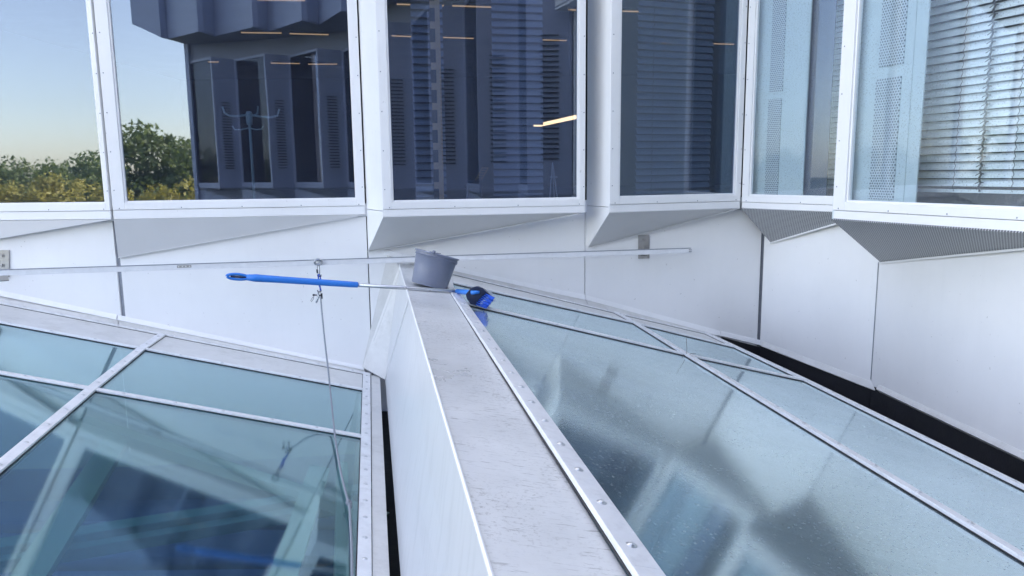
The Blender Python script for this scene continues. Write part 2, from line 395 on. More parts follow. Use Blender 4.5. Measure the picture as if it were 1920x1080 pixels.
def sillpt(px, py): return onz(px, py, HS)
w1L, w1R = sillpt(-330, 416.5), sillpt(208, 411)
w2L, w2R = sillpt(213, 411), sillpt(685, 402)
w3L, w3R = sillpt(719, 406), sillpt(1097, 398)
w4L, w4R = sillpt(1143, 398), sillpt(1388, 390)
w5L, w5R = sillpt(1390, 390), sillpt(1630, 400)
w6L, w6R = sillpt(1560, 411), sillpt(2085, 448)
tip = {2: wall(222, 483), 3: wall(690, 472), 4: wall(1103, 463), 5: wall(1445, 455), 6: wall(1651, 492)}
def gzof(pL, pR, px, py):
    d = pR - pL; n = d.cross(V((0, 0, 1))); return Plane(V((pL.x, pL.y, 0)), n).px(px, py).z
def sof(px, py, pL, pR):   # distance along pL-pR where the pixel column meets the window plane
    d = V((pR.x - pL.x, pR.y - pL.y, 0)); n = d.cross(V((0, 0, 1))); q = Plane(V((pL.x, pL.y, 0)), n).px(px, py)
    return (V((q.x, q.y, 0)) - V((pL.x, pL.y, 0))).dot(d.normalized())
win = {}
for k, (pL, pR, gl, gr) in {1: (w1L, w1R, None, (190, 300)), 2: (w2L, w2R, (233, 375), (669, 370)), 3: (w3L, w3R, (735, 375), (1086, 368)),
                            4: (w4L, w4R, (1161, 370), None), 5: (w5L, w5R, (1403, 363), None), 6: (w6L, w6R, (1584, 378), None)}.items():
    gz = gzof(pL, pR, *{1: (100, 383), 2: (450, 377), 3: (910, 376), 4: (1270, 368), 5: (1480, 369), 6: (1750, 386)}[k])
    L = (V((pR.x - pL.x, pR.y - pL.y, 0))).length
    fl = sof(*gl, pL, pR) if gl else .07
    fr = L - sof(*gr, pL, pR) if gr else .05
    fl = min(max(fl, .03), .12); fr = min(max(fr, .03), .12)
    win[k] = window(bld, pL, pR, gz, fl, fr, M_WINC if k >= 5 else M_WIN, None)
    print('window', k, round(gz, 3), round(fl, 3), round(fr, 3), round(L, 2))
w0L = V((-8.1, 5.75, HS)); win[0] = window(bld, w0L, w1L, -.2, .07, .07, M_WIN)
w7L, w7R = V((2.36, 3.08, HS)), V((2.84, 1.6, HS)); win[7] = window(bld, w7L, w7R, -.2, .07, .07, M_WINC)
Z = V((0, 0, 1))
def at(p, z): return V((p.x, p.y, z))
# side cheeks of the saw-tooth (white, facing left) and the grey soffits
for k, (pL, t_, px) in {3: (w3L, tip[3], 687), 4: (w4L, tip[4], 1100)}.items():
    wl = wall(px, 384); wl = V((wl.x, wl.y, 0)); o = at(pL, 0); e = (o - wl).normalized() * .004
    MB().prism([at(wl, HS + .045), at(o - e, HS + .045), at(o - e, TOPZ), at(wl, TOPZ)], .02, V((-3, 0, 0))).build('side_panel', M_FRAME, bld)
    MB().prism([at(wl, HS + .040), at(o - e, HS + .040), at(o - e, HS), t_ + V((.0, -.01, 0)), at(wl, t_.z + .02)], .015, V((-3, 0, 0))).build('side_panel', M_CLAD, bld)
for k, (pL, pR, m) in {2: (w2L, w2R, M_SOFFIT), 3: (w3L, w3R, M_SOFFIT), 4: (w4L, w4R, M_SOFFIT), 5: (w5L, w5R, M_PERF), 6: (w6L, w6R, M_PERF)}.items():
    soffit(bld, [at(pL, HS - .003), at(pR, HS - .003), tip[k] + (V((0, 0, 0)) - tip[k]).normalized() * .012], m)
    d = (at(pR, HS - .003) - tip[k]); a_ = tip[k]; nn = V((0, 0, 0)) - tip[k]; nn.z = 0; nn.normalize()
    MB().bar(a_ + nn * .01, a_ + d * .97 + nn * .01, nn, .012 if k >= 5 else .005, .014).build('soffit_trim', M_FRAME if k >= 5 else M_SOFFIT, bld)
    if k >= 5: pass
# w1 soffit (its saw-tooth starts off the picture)
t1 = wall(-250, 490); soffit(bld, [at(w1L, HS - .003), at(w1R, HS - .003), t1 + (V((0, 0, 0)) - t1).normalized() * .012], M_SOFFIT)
# left cheek of windows 5 and 6 (perforated metal below, frame post above)
for k, (pL, px) in {6: (w6L, 1600), 5: (w5L, 1436)}.items():
    wl = WP[4] if k == 5 else lerp(WP[4], WP[5], .93)
    o = at(pL, 0)
    if k == 6:
        MB().prism([at(wl, HS), at(o, HS), at(o, TOPZ), at(wl, TOPZ)], .02, V((-3, 9, 0))).build('side_panel', M_LCOL, bld)
    MB().prism([at(wl, HS - .006), at(o, HS - .006), tip[k]], .004, V((-3, 9, -2))).build('side_panel', M_PERF, bld)

# ------------------------------------------------------------------ wall panels below the windows
base = [wall(x, y) for x, y in ((-900, 330 + 90), (222, 590), (690, 690))]
def zb(i): return {0: -.75, 1: -1.16, 2: -1.72, 3: -1.35, 4: -1.66, 5: -1.72, 6: -1.72}[i]
gapw = {1: .016, 2: .004, 3: .003, 4: .016, 5: .001}
for i in range(6):
    a, c = WP[i], WP[i + 1]; d = (c - a).normalized(); ga = gapw.get(i, .004); gc = gapw.get(i + 1, .004)
    a2 = a + d * ga; c2 = c - d * gc
    za, zc = {4: (wall(1432, 650).z, wall(1646, 730).z), 5: (wall(1650, 732).z, wall(2084, 938).z)}.get(i, (-2.3, -2.3))
    MB().prism([at(a2, za), at(c2, zc), at(c2, HS - .02), at(a2, HS - .02)], .03).build('wall_panel', M_CLAD, bld, bevel=.003)
    MB().prism([at(a, HS - .018), at(c, HS - .018), at(c, HS + .09), at(a, HS + .09)], .05).build('wall_cap', M_FRAME, bld)
    # dark backing behind the panel joints
    nn = V((0, 0, 0)) - a; nn.z = 0; nn.normalize()
    if i > 3: MB().prism([at(a2, -2.4), at(c2, -2.4), at(c2, zc - .002), at(a2, za - .002)], .03).build('base_membrane', M_BLACK, bld)
    if i in gapw and i < 5:
        MB().box(at(a, -1.3) - nn * .035, .10, .03, 2.1).build('joint_seal', M_JOINT if gapw[i] > .01 else M_SEAL, bld)

q5 = WP[5]; MB().tube([at(q5, -1.62) + V((-.004, 0, 0)), at(q5, -.70) + V((-.004, 0, 0))], .0035, 5).build('joint_seal', M_JOINT, bld)
z7 = wall(2084, 938).z; e7 = V((2.84, 1.56, 0))
MB().prism([at(WP[6], z7), at(e7, z7), at(e7, HS - .02), at(WP[6], HS - .02)], .03).build('wall_panel', M_CLAD, bld)
MB().prism([at(WP[6], -2.4), at(e7, -2.4), at(e7, z7 - .002), at(WP[6], z7 - .002)], .03).build('base_membrane', M_BLACK, bld)
MB().prism([at(WP[6], HS), at(w7L, HS), at(w7L, TOPZ), at(WP[6], TOPZ)], .02, V((-3, 9, 0))).build('side_panel', M_FRAME, bld)
t7 = V((2.79, 3.3, -.70)); soffit(bld, [at(w7L, HS - .003), at(w7R, HS - .003), t7], M_PERF); soffit(bld, [at(WP[6], HS - .006), at(w7L, HS - .006), t7], M_PERF, t=.004)
# floors above: a tall storey over the windows that keeps the sun off the glass roofs
outline = [V((-7.6, 5.5, 0)), WP[0] if WP[0].x > -7.6 else V((-7.5, 5.5, 0))]
ring = [(-8.2, 5.5)] + [(p.x, p.y) for p in WP[1:7]] + [(2.9, 1.6)]
outer = [(10.5, 1.6), (10.5, 19), (-8.2, 19)]
MB().prism([V((x, y, UPZ)) for x, y in ring + outer], .3, V((0, 0, 99))).build('roof_slab', M_ROOF, bld)
MB().prism([V((x, y, TOPZ + .02)) for x, y in ring + outer], .1, V((0, 0, -9))).build('ceiling_slab', M_CEILI, bld)
MB().prism([V((x, y, -.36)) for x, y in [(-8.2, 5.9), (-3.2, 6.35), (.6, 6.7), (2.35, 7.1), (3.1, 5.7), (3.1, 1.6), (10.5, 1.6), (10.5, 19), (-8.2, 19)]], .3, V((0, 0, 99))).build('floor_slab', M_FLOORI, bld)
m = MB()
q = [V((x, y, 0)) for x, y in [(10.5, 1.6), (10.5, 19), (-8.2, 19), (-8.2, 5.5)]]
for a, c in zip(q[:-1], q[1:]): m.prism([at(a, -9.5), at(c, -9.5), at(c, UPZ - .3), at(a, UPZ - .3)], .25, V((1, 8, 0)))
m.prism([V((3.2, 1.62, -9.5)), V((10.4, 1.62, -9.5)), V((10.4, 1.62, UPZ - .3)), V((3.2, 1.62, UPZ - .3))], .2, V((5, 9, 0)))
m.build('outer_wall', M_WALLI, bld)
m = MB()
rr = [V((x, y, 0)) for x, y in ring]
for a, c in zip(rr[:-1], rr[1:]):
    n = (c - a).cross(Z).normalized(); n = n if n.dot(-a) > 0 else -n
    m.prism([at(a + n * .35, TOPZ + .03), at(c + n * .35, TOPZ + .03), at(c + n * .35, UPZ - .02), at(a + n * .35, UPZ - .02)], .3)
m.build('upper_wall', M_CLAD, bld)
for a, c in zip(rr[:-1], rr[1:]):
    n = (c - a).cross(Z).normalized(); n = n if n.dot(-a) > 0 else -n
    MB().prism([at(a + n * .35, TOPZ - .02), at(c + n * .35, TOPZ - .02), at(c - n * .2, TOPZ - .02), at(a - n * .2, TOPZ - .02)], .03, V((0, 0, -5))).build('window_head', M_FRAME, bld)

# ------------------------------------------------------------------ the curving wing seen only as reflections
wingpts = [V((2.85, 1.55, 0)), V((2.8, -.5, 0)), V((2.5, -2.5, 0)), V((1.95, -4.4, 0)), V((1.2, -6.2, 0)), V((.2, -7.8, 0)), V((-1.1, -9.1, 0)), V((-2.5, -10.1, 0)), V((-3.75, -10.9, 0))]
WT = 3.2; WU = 8.5
wc = V((-1.5, -1.0, 0))
def louvre(mb, a, c, z0, z1, n):
    z = z0
    while z < z1:
        mb.prism([at(a, z), at(c, z), at(c, z + .035) - n * .05, at(a, z + .035) - n * .05], .006, a + n * 5); z += .075
for i in range(len(wingpts) - 1):
    a, c = wingpts[i], wingpts[i + 1]; d = (c - a).normalized(); n = d.cross(Z)
    if n.dot(wc - a) < 0: n = -n
    o = a + n * .62 + d * .28                    # outer corner of the tooth
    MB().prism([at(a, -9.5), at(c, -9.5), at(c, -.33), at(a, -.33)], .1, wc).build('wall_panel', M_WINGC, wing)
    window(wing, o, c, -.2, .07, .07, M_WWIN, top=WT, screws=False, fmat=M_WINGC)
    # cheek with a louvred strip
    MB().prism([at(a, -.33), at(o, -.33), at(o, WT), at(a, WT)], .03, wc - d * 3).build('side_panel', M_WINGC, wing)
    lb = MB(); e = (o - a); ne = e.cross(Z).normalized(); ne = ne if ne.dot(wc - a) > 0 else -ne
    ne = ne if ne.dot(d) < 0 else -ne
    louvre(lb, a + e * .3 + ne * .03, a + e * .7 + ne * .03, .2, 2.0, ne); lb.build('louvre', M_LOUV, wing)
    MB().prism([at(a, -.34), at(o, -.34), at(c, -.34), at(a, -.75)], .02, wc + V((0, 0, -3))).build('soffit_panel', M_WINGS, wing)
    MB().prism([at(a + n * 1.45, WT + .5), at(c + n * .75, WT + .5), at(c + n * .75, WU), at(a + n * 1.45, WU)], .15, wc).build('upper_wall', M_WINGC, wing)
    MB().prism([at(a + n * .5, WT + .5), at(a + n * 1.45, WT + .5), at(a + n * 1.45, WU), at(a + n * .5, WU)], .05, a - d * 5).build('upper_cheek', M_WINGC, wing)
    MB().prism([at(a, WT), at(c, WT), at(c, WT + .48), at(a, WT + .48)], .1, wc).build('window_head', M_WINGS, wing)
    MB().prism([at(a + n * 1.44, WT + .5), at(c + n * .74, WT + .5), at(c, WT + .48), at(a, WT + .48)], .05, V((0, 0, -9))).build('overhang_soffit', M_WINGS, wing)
    MB().prism([at(a - n * 1.2, -.4), at(c - n * 1.2, -.4), at(c - n * 1.2, WU), at(a - n * 1.2, WU)], .2, wc).build('back_wall', M_WALLI, wing)
    MB().prism([at(a - n * 1.2, -.36), at(c - n * 1.2, -.36), at(c - n * .02, -.36), at(a - n * .02, -.36)], .1, V((0, 0, 9))).build('floor_slab', M_FLOORI, wing)
    MB().prism([at(a - n * 1.2, WU + .1), at(c - n * 1.2, WU + .1), at(c + n * 1.0, WU + .1), at(a + n * 1.0, WU + .1)], .1, V((0, 0, 19))).build('roof_slab', M_ROOF, wing)
a = wingpts[-1]; dd = (wingpts[-1] - wingpts[-2]).normalized(); n = dd.cross(Z); n = n if n.dot(wc - a) > 0 else -n
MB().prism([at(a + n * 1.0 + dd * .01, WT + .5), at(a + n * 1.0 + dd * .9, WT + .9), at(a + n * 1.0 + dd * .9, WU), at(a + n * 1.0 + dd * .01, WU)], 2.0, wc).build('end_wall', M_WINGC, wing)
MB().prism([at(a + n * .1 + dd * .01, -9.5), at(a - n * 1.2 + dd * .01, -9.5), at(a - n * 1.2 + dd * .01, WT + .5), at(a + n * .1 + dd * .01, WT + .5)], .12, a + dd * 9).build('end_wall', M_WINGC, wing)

# ------------------------------------------------------------------ blinds and perforated columns behind the right-hand windows
def wpl(k, off):
    P, L, d, n, fo = win[k]; return Plane(P(0, 0, -off), n)
def vblind(k, off, x0, x1, y0, zlo, ztop, pitch, tilt, mat, label, cords, width=.055, thick=.002, group=None):
    """horizontal slat blind hung parallel to window k, off metres behind its outer face, between pixel columns x0 and x1"""
    P, L, d, n, fo = win[k]; pl = wpl(k, off); a = pl.px(x0, y0); c = pl.px(x1, y0); a = at(a, 0); c = at(c, 0)
    d2 = (c - a).normalized()
    b_ = thing('venetian_blind', label, 'window blind', group); m = MB(); z = zlo  # in windows 3 and 4 a stand-in for mirrored slats
    i = 0
    while z < ztop:
        jit = random.uniform(-.0025, .0025); up = n * (width / 2 * cos(tilt)) + Z * (-width / 2 * sin(tilt))
        for q0, q1 in ((a, c),):
            s0 = at(q0, z + jit) ; s1 = at(q1, z - jit)
            prof = [(-1, 0), (-.35, .006), (.35, .006), (1, 0)]
            nn = d2.cross(up).normalized()
            nn = nn if nn.z > 0 else -nn
            vs = []
            for q in (s0, s1):
                for u_, h_ in prof: vs.append(q + up * u_ + nn * h_)
                for u_, h_ in reversed(prof): vs.append(q + up * u_ + nn * (h_ - thick))
            fs = [tuple(range(8)), tuple(range(15, 7, -1))] + [(j, (j + 1) % 8, (j + 1) % 8 + 8, j + 8) for j in range(8)]
            m.add(vs, fs)
        z += pitch; i += 1
    m.build('slats', mat, b_)
    MB().bar(at(a, zlo - pitch), at(c, zlo - pitch), n, .02, .03, -.015).build('bottom_rail', mat, b_)
    for t in cords:
        q = at(pl.px(t, y0), 0); mm = MB()
        big = t == 1846; wdt = .0065 if big else .002
        pts = []; z = zlo - pitch; s_ = 1
        while z < ztop:
            pts.append(at(q, z) + n * (width / 2 + .004) + d2 * (.006 * s_)); z += pitch / 2; s_ = -s_
        mm.tube(pts, wdt, 5)
        if big:
            z = zlo
            while z < ztop: mm.tube([at(q, z - .006) + n * (width / 2 + .006) - d2 * .026, at(q, z + .006) + n * (width / 2 + .008), at(q, z + .002) + n * (width / 2 + .006) + d2 * .026], .0028, 4); z += pitch * 1.0
        mm.build('ladder_cord', M_CORD, b_)
    return b_

# window 6
pl6 = wpl(6, .20)
def vstrip(k, off, x0, x1, z0, z1, name, mat, par, t=.01, y=300):
    pl = wpl(k, off); a = at(pl.px(x0, y), 0); c = at(pl.px(x1, y), 0)
    return MB().prism([at(a, z0), at(c, z0), at(c, z1), at(a, z1)], t).build(name, mat, par)
vb6 = vblind(6, .30, 1716, 2100, 300, -.085, TOPZ - .1, .049, radians(64), M_SLAT, 'pale horizontal slat blind filling the right part of the rightmost window', [1797, 1846, 1908], .0455)
# column casing of window 6
co6 = thing('perforated_column', 'pale perforated column casing behind the rightmost window, beside the wide blind', 'column')
vstrip(6, .085, 1580, 1699, -.33, TOPZ, 'plain_panel', M_LCOL, co6)
vstrip(6, .085, 1700, 1722, -.33, TOPZ, 'plain_panel', M_LCOL, co6)
vstrip(6, .078, 1636, 1681, .63, TOPZ, 'perforated_panel', M_PERFC, co6)
vstrip(6, .078, 1633, 1679, -.19, .56, 'perforated_panel', M_PERFC, co6)
# window 5
co5 = thing('perforated_column', 'pale perforated column casing in the narrow window left of the rightmost one', 'column')
vstrip(5, .10, 1404, 1508, -.33, TOPZ, 'plain_panel', M_LCOL, co5)
vstrip(5, .092, 1437, 1461, .66, TOPZ, 'perforated_panel', M_PERFC, co5)
vstrip(5, .092, 1436, 1460, -.22, .60, 'perforated_panel', M_PERFC, co5)
vstrip(5, .13, 1503, 1552, -.33, TOPZ, 'dark_panel', M_DBL, co5)
vb5 = vblind(5, .30, 1545, 1640, 300, -.1, TOPZ - .1, .042, radians(60), M_SLAT, 'narrow slat blind squeezed between the dark panel and the window post', [], .045)
# window 4 and window 3: dim blinds added inside to stand in for mirrored slats
vb4 = vblind(4, .16, 1192, 1330, 300, -.12, TOPZ - .1, .058, radians(58), M_SLATD, 'dim blue-grey slats standing in for a mirrored blind in the window left of the concave corner', [1218, 1290], .056)
vb3 = vblind(3, .20, 925, 1018, 300, -.12, TOPZ - .1, .06, radians(58), M_SLATD, 'dim slats standing in for a mirrored blind right of centre in the middle window', [], .056)
vb3b = vblind(3, .22, 778, 836, 300, -.12, TOPZ - .1, .06, radians(58), M_SLATD, 'narrow dim slats standing in for a mirrored blind left of centre in the middle window', [], .056)

a_, c_ = at(wpl(6, .34).px(1700, 300), 0), at(wpl(6, .34).px(2090, 300), 0)
MB().prism([at(a_, -.26), at(c_, -.26), at(c_, -.12), at(a_, -.12)], .03).build('dark_upstand', M_SEAL, bld)
np_ = thing('mirrored_sun_strip', 'narrow tan strip with dark notches standing in for a sunlit facade mirrored in the middle window', 'reflection')  # added strip; its tan colour carries sunlight mirrored from a facade
vstrip(3, .07, 813, 831, -.30, TOPZ, 'lit_strip', principled('mirrored_sun_tan', (.95, .56, .32), .8, 0, .12, 30), np_)
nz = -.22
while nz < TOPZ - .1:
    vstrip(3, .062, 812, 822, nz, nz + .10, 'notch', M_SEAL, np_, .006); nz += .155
P7 = win[7][0]; nb = thing('venetian_blind', 'pale slat blind in the window just outside the right edge', 'window blind'); m = MB(); z = -.08
while z < TOPZ - .1: m.prism([P7(.1, z, -.3), P7(1.5, z, -.3), P7(1.5, z + .043, -.315), P7(.1, z + .043, -.315)], .002); z += .049
m.build('slats', M_SLAT, nb)
# inner sills behind windows 5 and 6
for k in (5, 6):
    P, L, d, n, fo = win[k]
    MB().prism([P(.06, -.245, -.06), P(L - .06, -.245, -.06), P(L - .06, -.245, -.75), P(.06, -.245, -.75)], .03, V((0, 0, 9))).build('inner_sill', M_JOINT, fo)

# ------------------------------------------------------------------ warm strip lights under the ceiling
LZ = TOPZ - .12
def striplight(p0, p1, z, label, r=.011):
    a, c = onz(*p0, z), onz(*p1, z); t_ = thing('ceiling_light', label, 'strip light', 'warm strip lights inside the building', (a + c) / 2)
    off = -(a + c) / 2
    MB().bar(a + off, c + off, Z, r * 2, .015).build('diffuser', M_LAMP, t_)
    MB().bar(a + off, c + off, Z, r * 2 + .02, .03, .017).build('housing', M_WALLI, t_)
    for e in (a, c):
        MB().tube([lerp(e, (a + c) / 2, .2) + off + Z * .04, at(lerp(e, (a + c) / 2, .2) + off, TOPZ - .08 - ((a + c) / 2).z)], .004, 5).build('suspension_wire', M_WALLI, t_)
for p0, p1, lab in (((482, 1), (572, 2), 'warm strip light at the top edge of the second window'),
                    ((452, 62), (528, 63), 'left strip light of the upper pair in the second window'),
                    ((543, 64), (616, 66), 'right strip light of the upper pair in the second window'),
                    ((390, 117), (410, 117), 'very short strip light left of the coat rack hooks'),
                    ((508, 119), (562, 120), 'left strip light of the faint lower pair in the second window'),
                    ((578, 121), (632, 121), 'right strip light of the faint lower pair in the second window'),
                    ((744, 9), (832, 12), 'left strip light of the top pair in the middle window'),
                    ((848, 12), (934, 15), 'right strip light of the top pair in the middle window'),
                    ((734, 68), (806, 71), 'left strip light of the second row in the middle window'),
                    ((828, 71), (888, 73), 'right strip light of the second row in the middle window'),
                    ((996, 75), (1062, 77), 'strip light near the right edge of the middle window, second row'),
                    ((1066, 19), (1080, 20), 'short strip light at the top right of the middle window'),
                    ((1167, 22), (1240, 24), 'strip light at the top left of the window with the dim blind'),
                    ((1240, 81), (1300, 82), 'left strip light of the pair below the top in the blind window'),
                    ((1315, 82), (1376, 84), 'right strip light of the pair below the top in the blind window')):
    striplight(p0, p1, LZ, lab)
# the long slanting pendant, brighter, low in the middle window
a, c = ray(1003, 239) * (8.2 / F), ray(1082, 222) * (6.9 / F)
t_ = thing('pendant_light', 'long bright slanting pendant strip light in the right of the middle window', 'strip light')
MB().bar(a, c, Z, .03, .03).build('diffuser', emit('pendant_glow', (1, .66, .34), .6), t_); MB().bar(a, c, Z, .045, .02, .032).build('housing', M_WALLI, t_)
for e in (.15, .85): q = lerp(a, c, e); MB().tube([q + Z * .05, at(q, TOPZ - .08)], .004, 5).build('suspension_wire', M_WALLI, t_)

# coat rack behind the second window
t_ = thing('coat_rack', 'pale green standing coat rack with curled hooks behind the second window', 'coat rack')
D = 7.0
def ip(x, y, dd=D): return ray(x, y) * (dd / ray(x, y).y)
m = MB(); c0 = ip(467, 215)
top_ = c0.copy()
MB().tube([at(c0, -.34), c0 + Z * .02], .013, 10).build('pole', M_GREEN, t_, True)
MB().lathe([(.026, -.09), (.03, -.05), (.03, .015), (.02, .03)], Matrix.Translation(c0), 14).build('hub', M_GREEN, t_, True)
def hook(pts, r=.0095): MB().tube(pts, r, 8).build('hook', M_GREEN, t_, True)
hook([c0, ip(445, 218, D - .05), ip(430, 217, D - .1), ip(421, 212, D - .12), ip(417, 200, D - .12)])
hook([c0, ip(490, 219, D - .05), ip(508, 220, D - .1), ip(520, 217, D - .12), ip(524, 204, D - .12)])
hook([c0, ip(475, 217, D + .1), ip(483, 213, D + .16), ip(484, 199, D + .17)])
hook([ip(467, 240, D), ip(452, 243, D - .04), ip(440, 243, D - .06), ip(436, 236, D - .06)], .006)
hook([ip(467, 240, D), ip(480, 243, D - .04), ip(491, 242, D - .06), ip(493, 236, D - .06)], .006)
for k in range(4):
    an = pi / 4 + k * pi / 2; MB().tube([at(c0, -.30), at(c0, -.32) + V((cos(an) * .22, sin(an) * .22, 0)), at(c0, -.35) + V((cos(an) * .27, sin(an) * .27, 0))], .011, 8).build('foot', M_GREEN, t_, True)

# easel and a small wooden slatted chair in the middle window
t_ = thing('easel', 'thin pale three-legged easel standing inside the middle window', 'easel'); m = MB()
e0 = ip(1036, 305, 7.2)
for x in (1029, 1048): MB().tube([e0, at(ip(x, 350, 7.15), -.355)], .006, 6).build('leg', M_SLAT, t_)
MB().tube([e0, at(ip(1040, 345, 7.6), -.355)], .006, 6).build('leg', M_SLAT, t_)
MB().bar(ip(1031, 333, 7.16), ip(1045, 333, 7.16), Z, .012, .01).build('ledge', M_SLAT, t_)
t_ = thing('slatted_chair', 'small wooden chair with a slotted slanting back in the middle window', 'chair')
a, c = ip(897, 338, 7.0), ip(910, 315, 7.1); sd_ = V((.055, .02, 0)); bk = MB()
bk.tube([a - sd_ * .5, c - sd_ * .5], .006, 6); bk.tube([a + sd_ * .5, c + sd_ * .5], .006, 6)
for k in range(6): q = lerp(a, c, k / 5); bk.tube([q - sd_ * .5, q + sd_ * .5], .006, 6)
bk.build('backrest', M_WOOD, t_)
sc_ = lerp(a, c, 0) + V((-.04, -.03, -.01)); MB().box(sc_, .15, .14, .02).build('seat', M_NAVY, t_, bevel=.004)
for sx in (-1, 1):
    for sy in (-1, 1): MB().tube([sc_ + V((sx * .06, sy * .05, 0)), at(sc_ + V((sx * .07, sy * .06, 0)), -.355)], .007, 6).build('leg', M_NAVY, t_)

# ------------------------------------------------------------------ skylights
def bolts(parent, pts, n, r=.0086):
    me = BOLT
    for q in pts:
        o = bpy.data.objects.new('bolt', me); COL.objects.link(o); o.parent = parent
        o.matrix_local = Matrix.Translation(q) @ n.to_track_quat('Z', 'Y').to_matrix().to_4x4() @ Matrix.Scale(r / .0105, 4)
mb_ = MB().lathe([(.0155, 0), (.0155, .0014), (.0100, .0016), (.0094, .0042), (.0068, .0062), (.002, .0068)], Matrix.Identity(4), 14)
BOLT = bpy.data.meshes.new('bolt'); BOLT.from_pydata([tuple(x) for x in mb_.v], [], mb_.f); BOLT.materials.append(M_BOLT)
for f_ in BOLT.polygons: f_.use_smooth = True
def gbar(sk, pl, pts, width, spacing, h=.014, side=0, start=.1, mat=None, ext=None, lip=True):
    """glazing bar along a pixel polyline on plane pl, with its bolts and a dark gasket under it"""
    P = [pl.px(*q) for q in pts]
    if ext: P.append(P[-1] + (P[-1] - P[-2]).normalized() * ext)
    m = MB(); g = MB()
    for a, c in zip(P[:-1], P[1:]):
        m.bar(a, c, pl.n, width, h, .003, side); g.bar(a, c, pl.n, width + .007, .003, 0, side)
    o = m.build('glazing_bar', mat or M_BAR, sk, bevel=.002)
    g.build('gasket', M_SEAL, o)
    if spacing:
        L = 0; bp = []
        tot = sum((c - a).length for a, c in zip(P[:-1], P[1:])); s_ = start
        for a, c in zip(P[:-1], P[1:]):
            l = (c - a).length; d = (c - a) / l; x = d.cross(pl.n).normalized() * side
            while s_ < L + l:
                if len(bp) < 34: bp.append(a + d * (s_ - L) + x + pl.n * (h + .003))
                s_ += spacing * random.uniform(.93, 1.07)
            L += l
        bolts(o, bp, pl.n)
    return o
def pane(sk, pl, P, mat, name='glass_pane', off=-.002, t=.010):
    return MB().prism([q + pl.n * off for q in P], t, V((0, 0, 50))).build(name, mat, sk)
def shrink(P, d):
    c = sum(P, V((0, 0, 0))) / len(P); return [q + (c - q).normalized() * d for q in P]

# left skylight ----------------------------------------------------
P0 = wall(0, 565); Q0 = wall(700, 700); R0 = onz(687, 1080, Q0.z); SL = Plane.three(P0, Q0, R0)
SL.n = SL.n if SL.n.z > 0 else -SL.n
lx = lambda x, y: SL.px(x, y)
def ln(p, q):
    """line through two pixels, evaluated at pixel x"""
    return lambda x: (x, p[1] + (q[1] - p[1]) * (x - p[0]) / (q[0] - p[0]))
la = ln((0, 570), (685, 702)); lb = ln((0, 606), (680, 732)); lc = ln((0, 701), (688, 822))
sk = thing('glass_skylight', 'lower glass roof on the left, dry dark blue panes beside the sloping gutter', 'skylight')
D1, D2, D3, D4 = (303, 630), (265, 656), (171, 732), (0, 877)
e_top, e_bot = (687, 702), (682, 1080)
ebx = lambda y: (e_top[0] + (e_bot[0] - e_top[0]) * (y - 702) / 378.0, y)
farL = -520
d0 = lx(*D2); dE = lx(*D4); dfar = dE + (dE - lx(*D3)).normalized() * 3.0
efar = lx(*ebx(1080)); efar = efar + (efar - lx(*ebx(822))).normalized() * 1.9
pane(sk, SL, [lx(*lb(farL)), lx(*lb(265)), lx(*lc(171)), lx(*lc(farL))], M_SKYL)
pane(sk, SL, [lx(*lb(265)), lx(*lb(682)), lx(*ebx(822)), lx(*lc(171))], M_SKYL)
pane(sk, SL, [lx(*lc(farL)), lx(*lc(171)), dE, dfar, lx(*lc(farL)) + (dfar - lx(*lc(171)))], M_SKYL)
pane(sk, SL, [lx(*lc(171)), lx(*ebx(822)), efar, dfar], M_SKYL)
pane(sk, SL, [lx(*la(farL)), lx(*la(303)), lx(*lb(265)), lx(*lb(farL))], M_LEDGE, 'infill_panel', 0, .02)
pane(sk, SL, [lx(*la(303)), lx(*la(684)), lx(*lb(682)), lx(*lb(265))], M_LEDGE, 'infill_panel', 0, .02)
gbar(sk, SL, [la(farL), la(690)], .030, .30, .012)
gbar(sk, SL, [lb(farL), lb(684)], .034, .30, .012)
gbar(sk, SL, [lc(farL), lc(686)], .046, .30, .012)
gbar(sk, SL, [D1, D2, D3, D4], .056, .27, .016, ext=3.0)
gbar(sk, SL, [e_top, ebx(822), e_bot], .062, .20, .016, ext=1.9)
# side flashing down to the gutter
s0, s1 = lx(704, 706), lx(714, 1080); s2 = s1 + (s1 - s0).normalized() * 1.9
o = MB().bar(s0, s2, SL.n, .075, .008, .0).build('edge_flashing', M_LEDGE, sk, bevel=.002)
# flashing strip between the roof and the wall, and the white ledge at the wall foot
ka = ln((-520, 443), (683, 686)); kb = ln((-520, 452), (681, 692))
kaf = lambda x: (x, 543 + (686 - 543) * x / 683.0); kbf = lambda x: (x, 553 + (692 - 553) * x / 683.0)
for x0, x1 in ((-520, 221), (223, 684)):
    MB().prism([wall(x0, kbf(x0)[1]), wall(x1, kbf(x1)[1]), lx(*la(x1)), lx(*la(x0))], .006, V((0, 0, 9))).build('wall_flashing', M_LEDGE, sk)
    A_, B_ = wall(x0, kaf(x0)[1]), wall(x1, kaf(x1)[1]); C_, D_ = wall(x1, kbf(x1)[1]), wall(x0, kbf(x0)[1])
    nn = V((0, -1, 0)); MB().prism([A_ + nn * .012, B_ + nn * .012, C_ + nn * .028, D_ + nn * .028], .03).build('foot_ledge', M_FRAME, sk, bevel=.002)
# grey-green inner lining of the hall wall, seen through the panes
M_LINE = principled('hall_wall_lining', (.20, .27, .27), .6, 0, .08, 2)
for x0, x1 in ((-520, 221), (223, 684)):
    A_, B_ = wall(x0, la(x0)[1] + 2, .03), wall(x1, la(x1)[1] + 2, .03); MB().prism([A_, B_, at(B_, -2.42), at(A_, -2.42)], .004).build('inner_lining', M_LINE, sk)
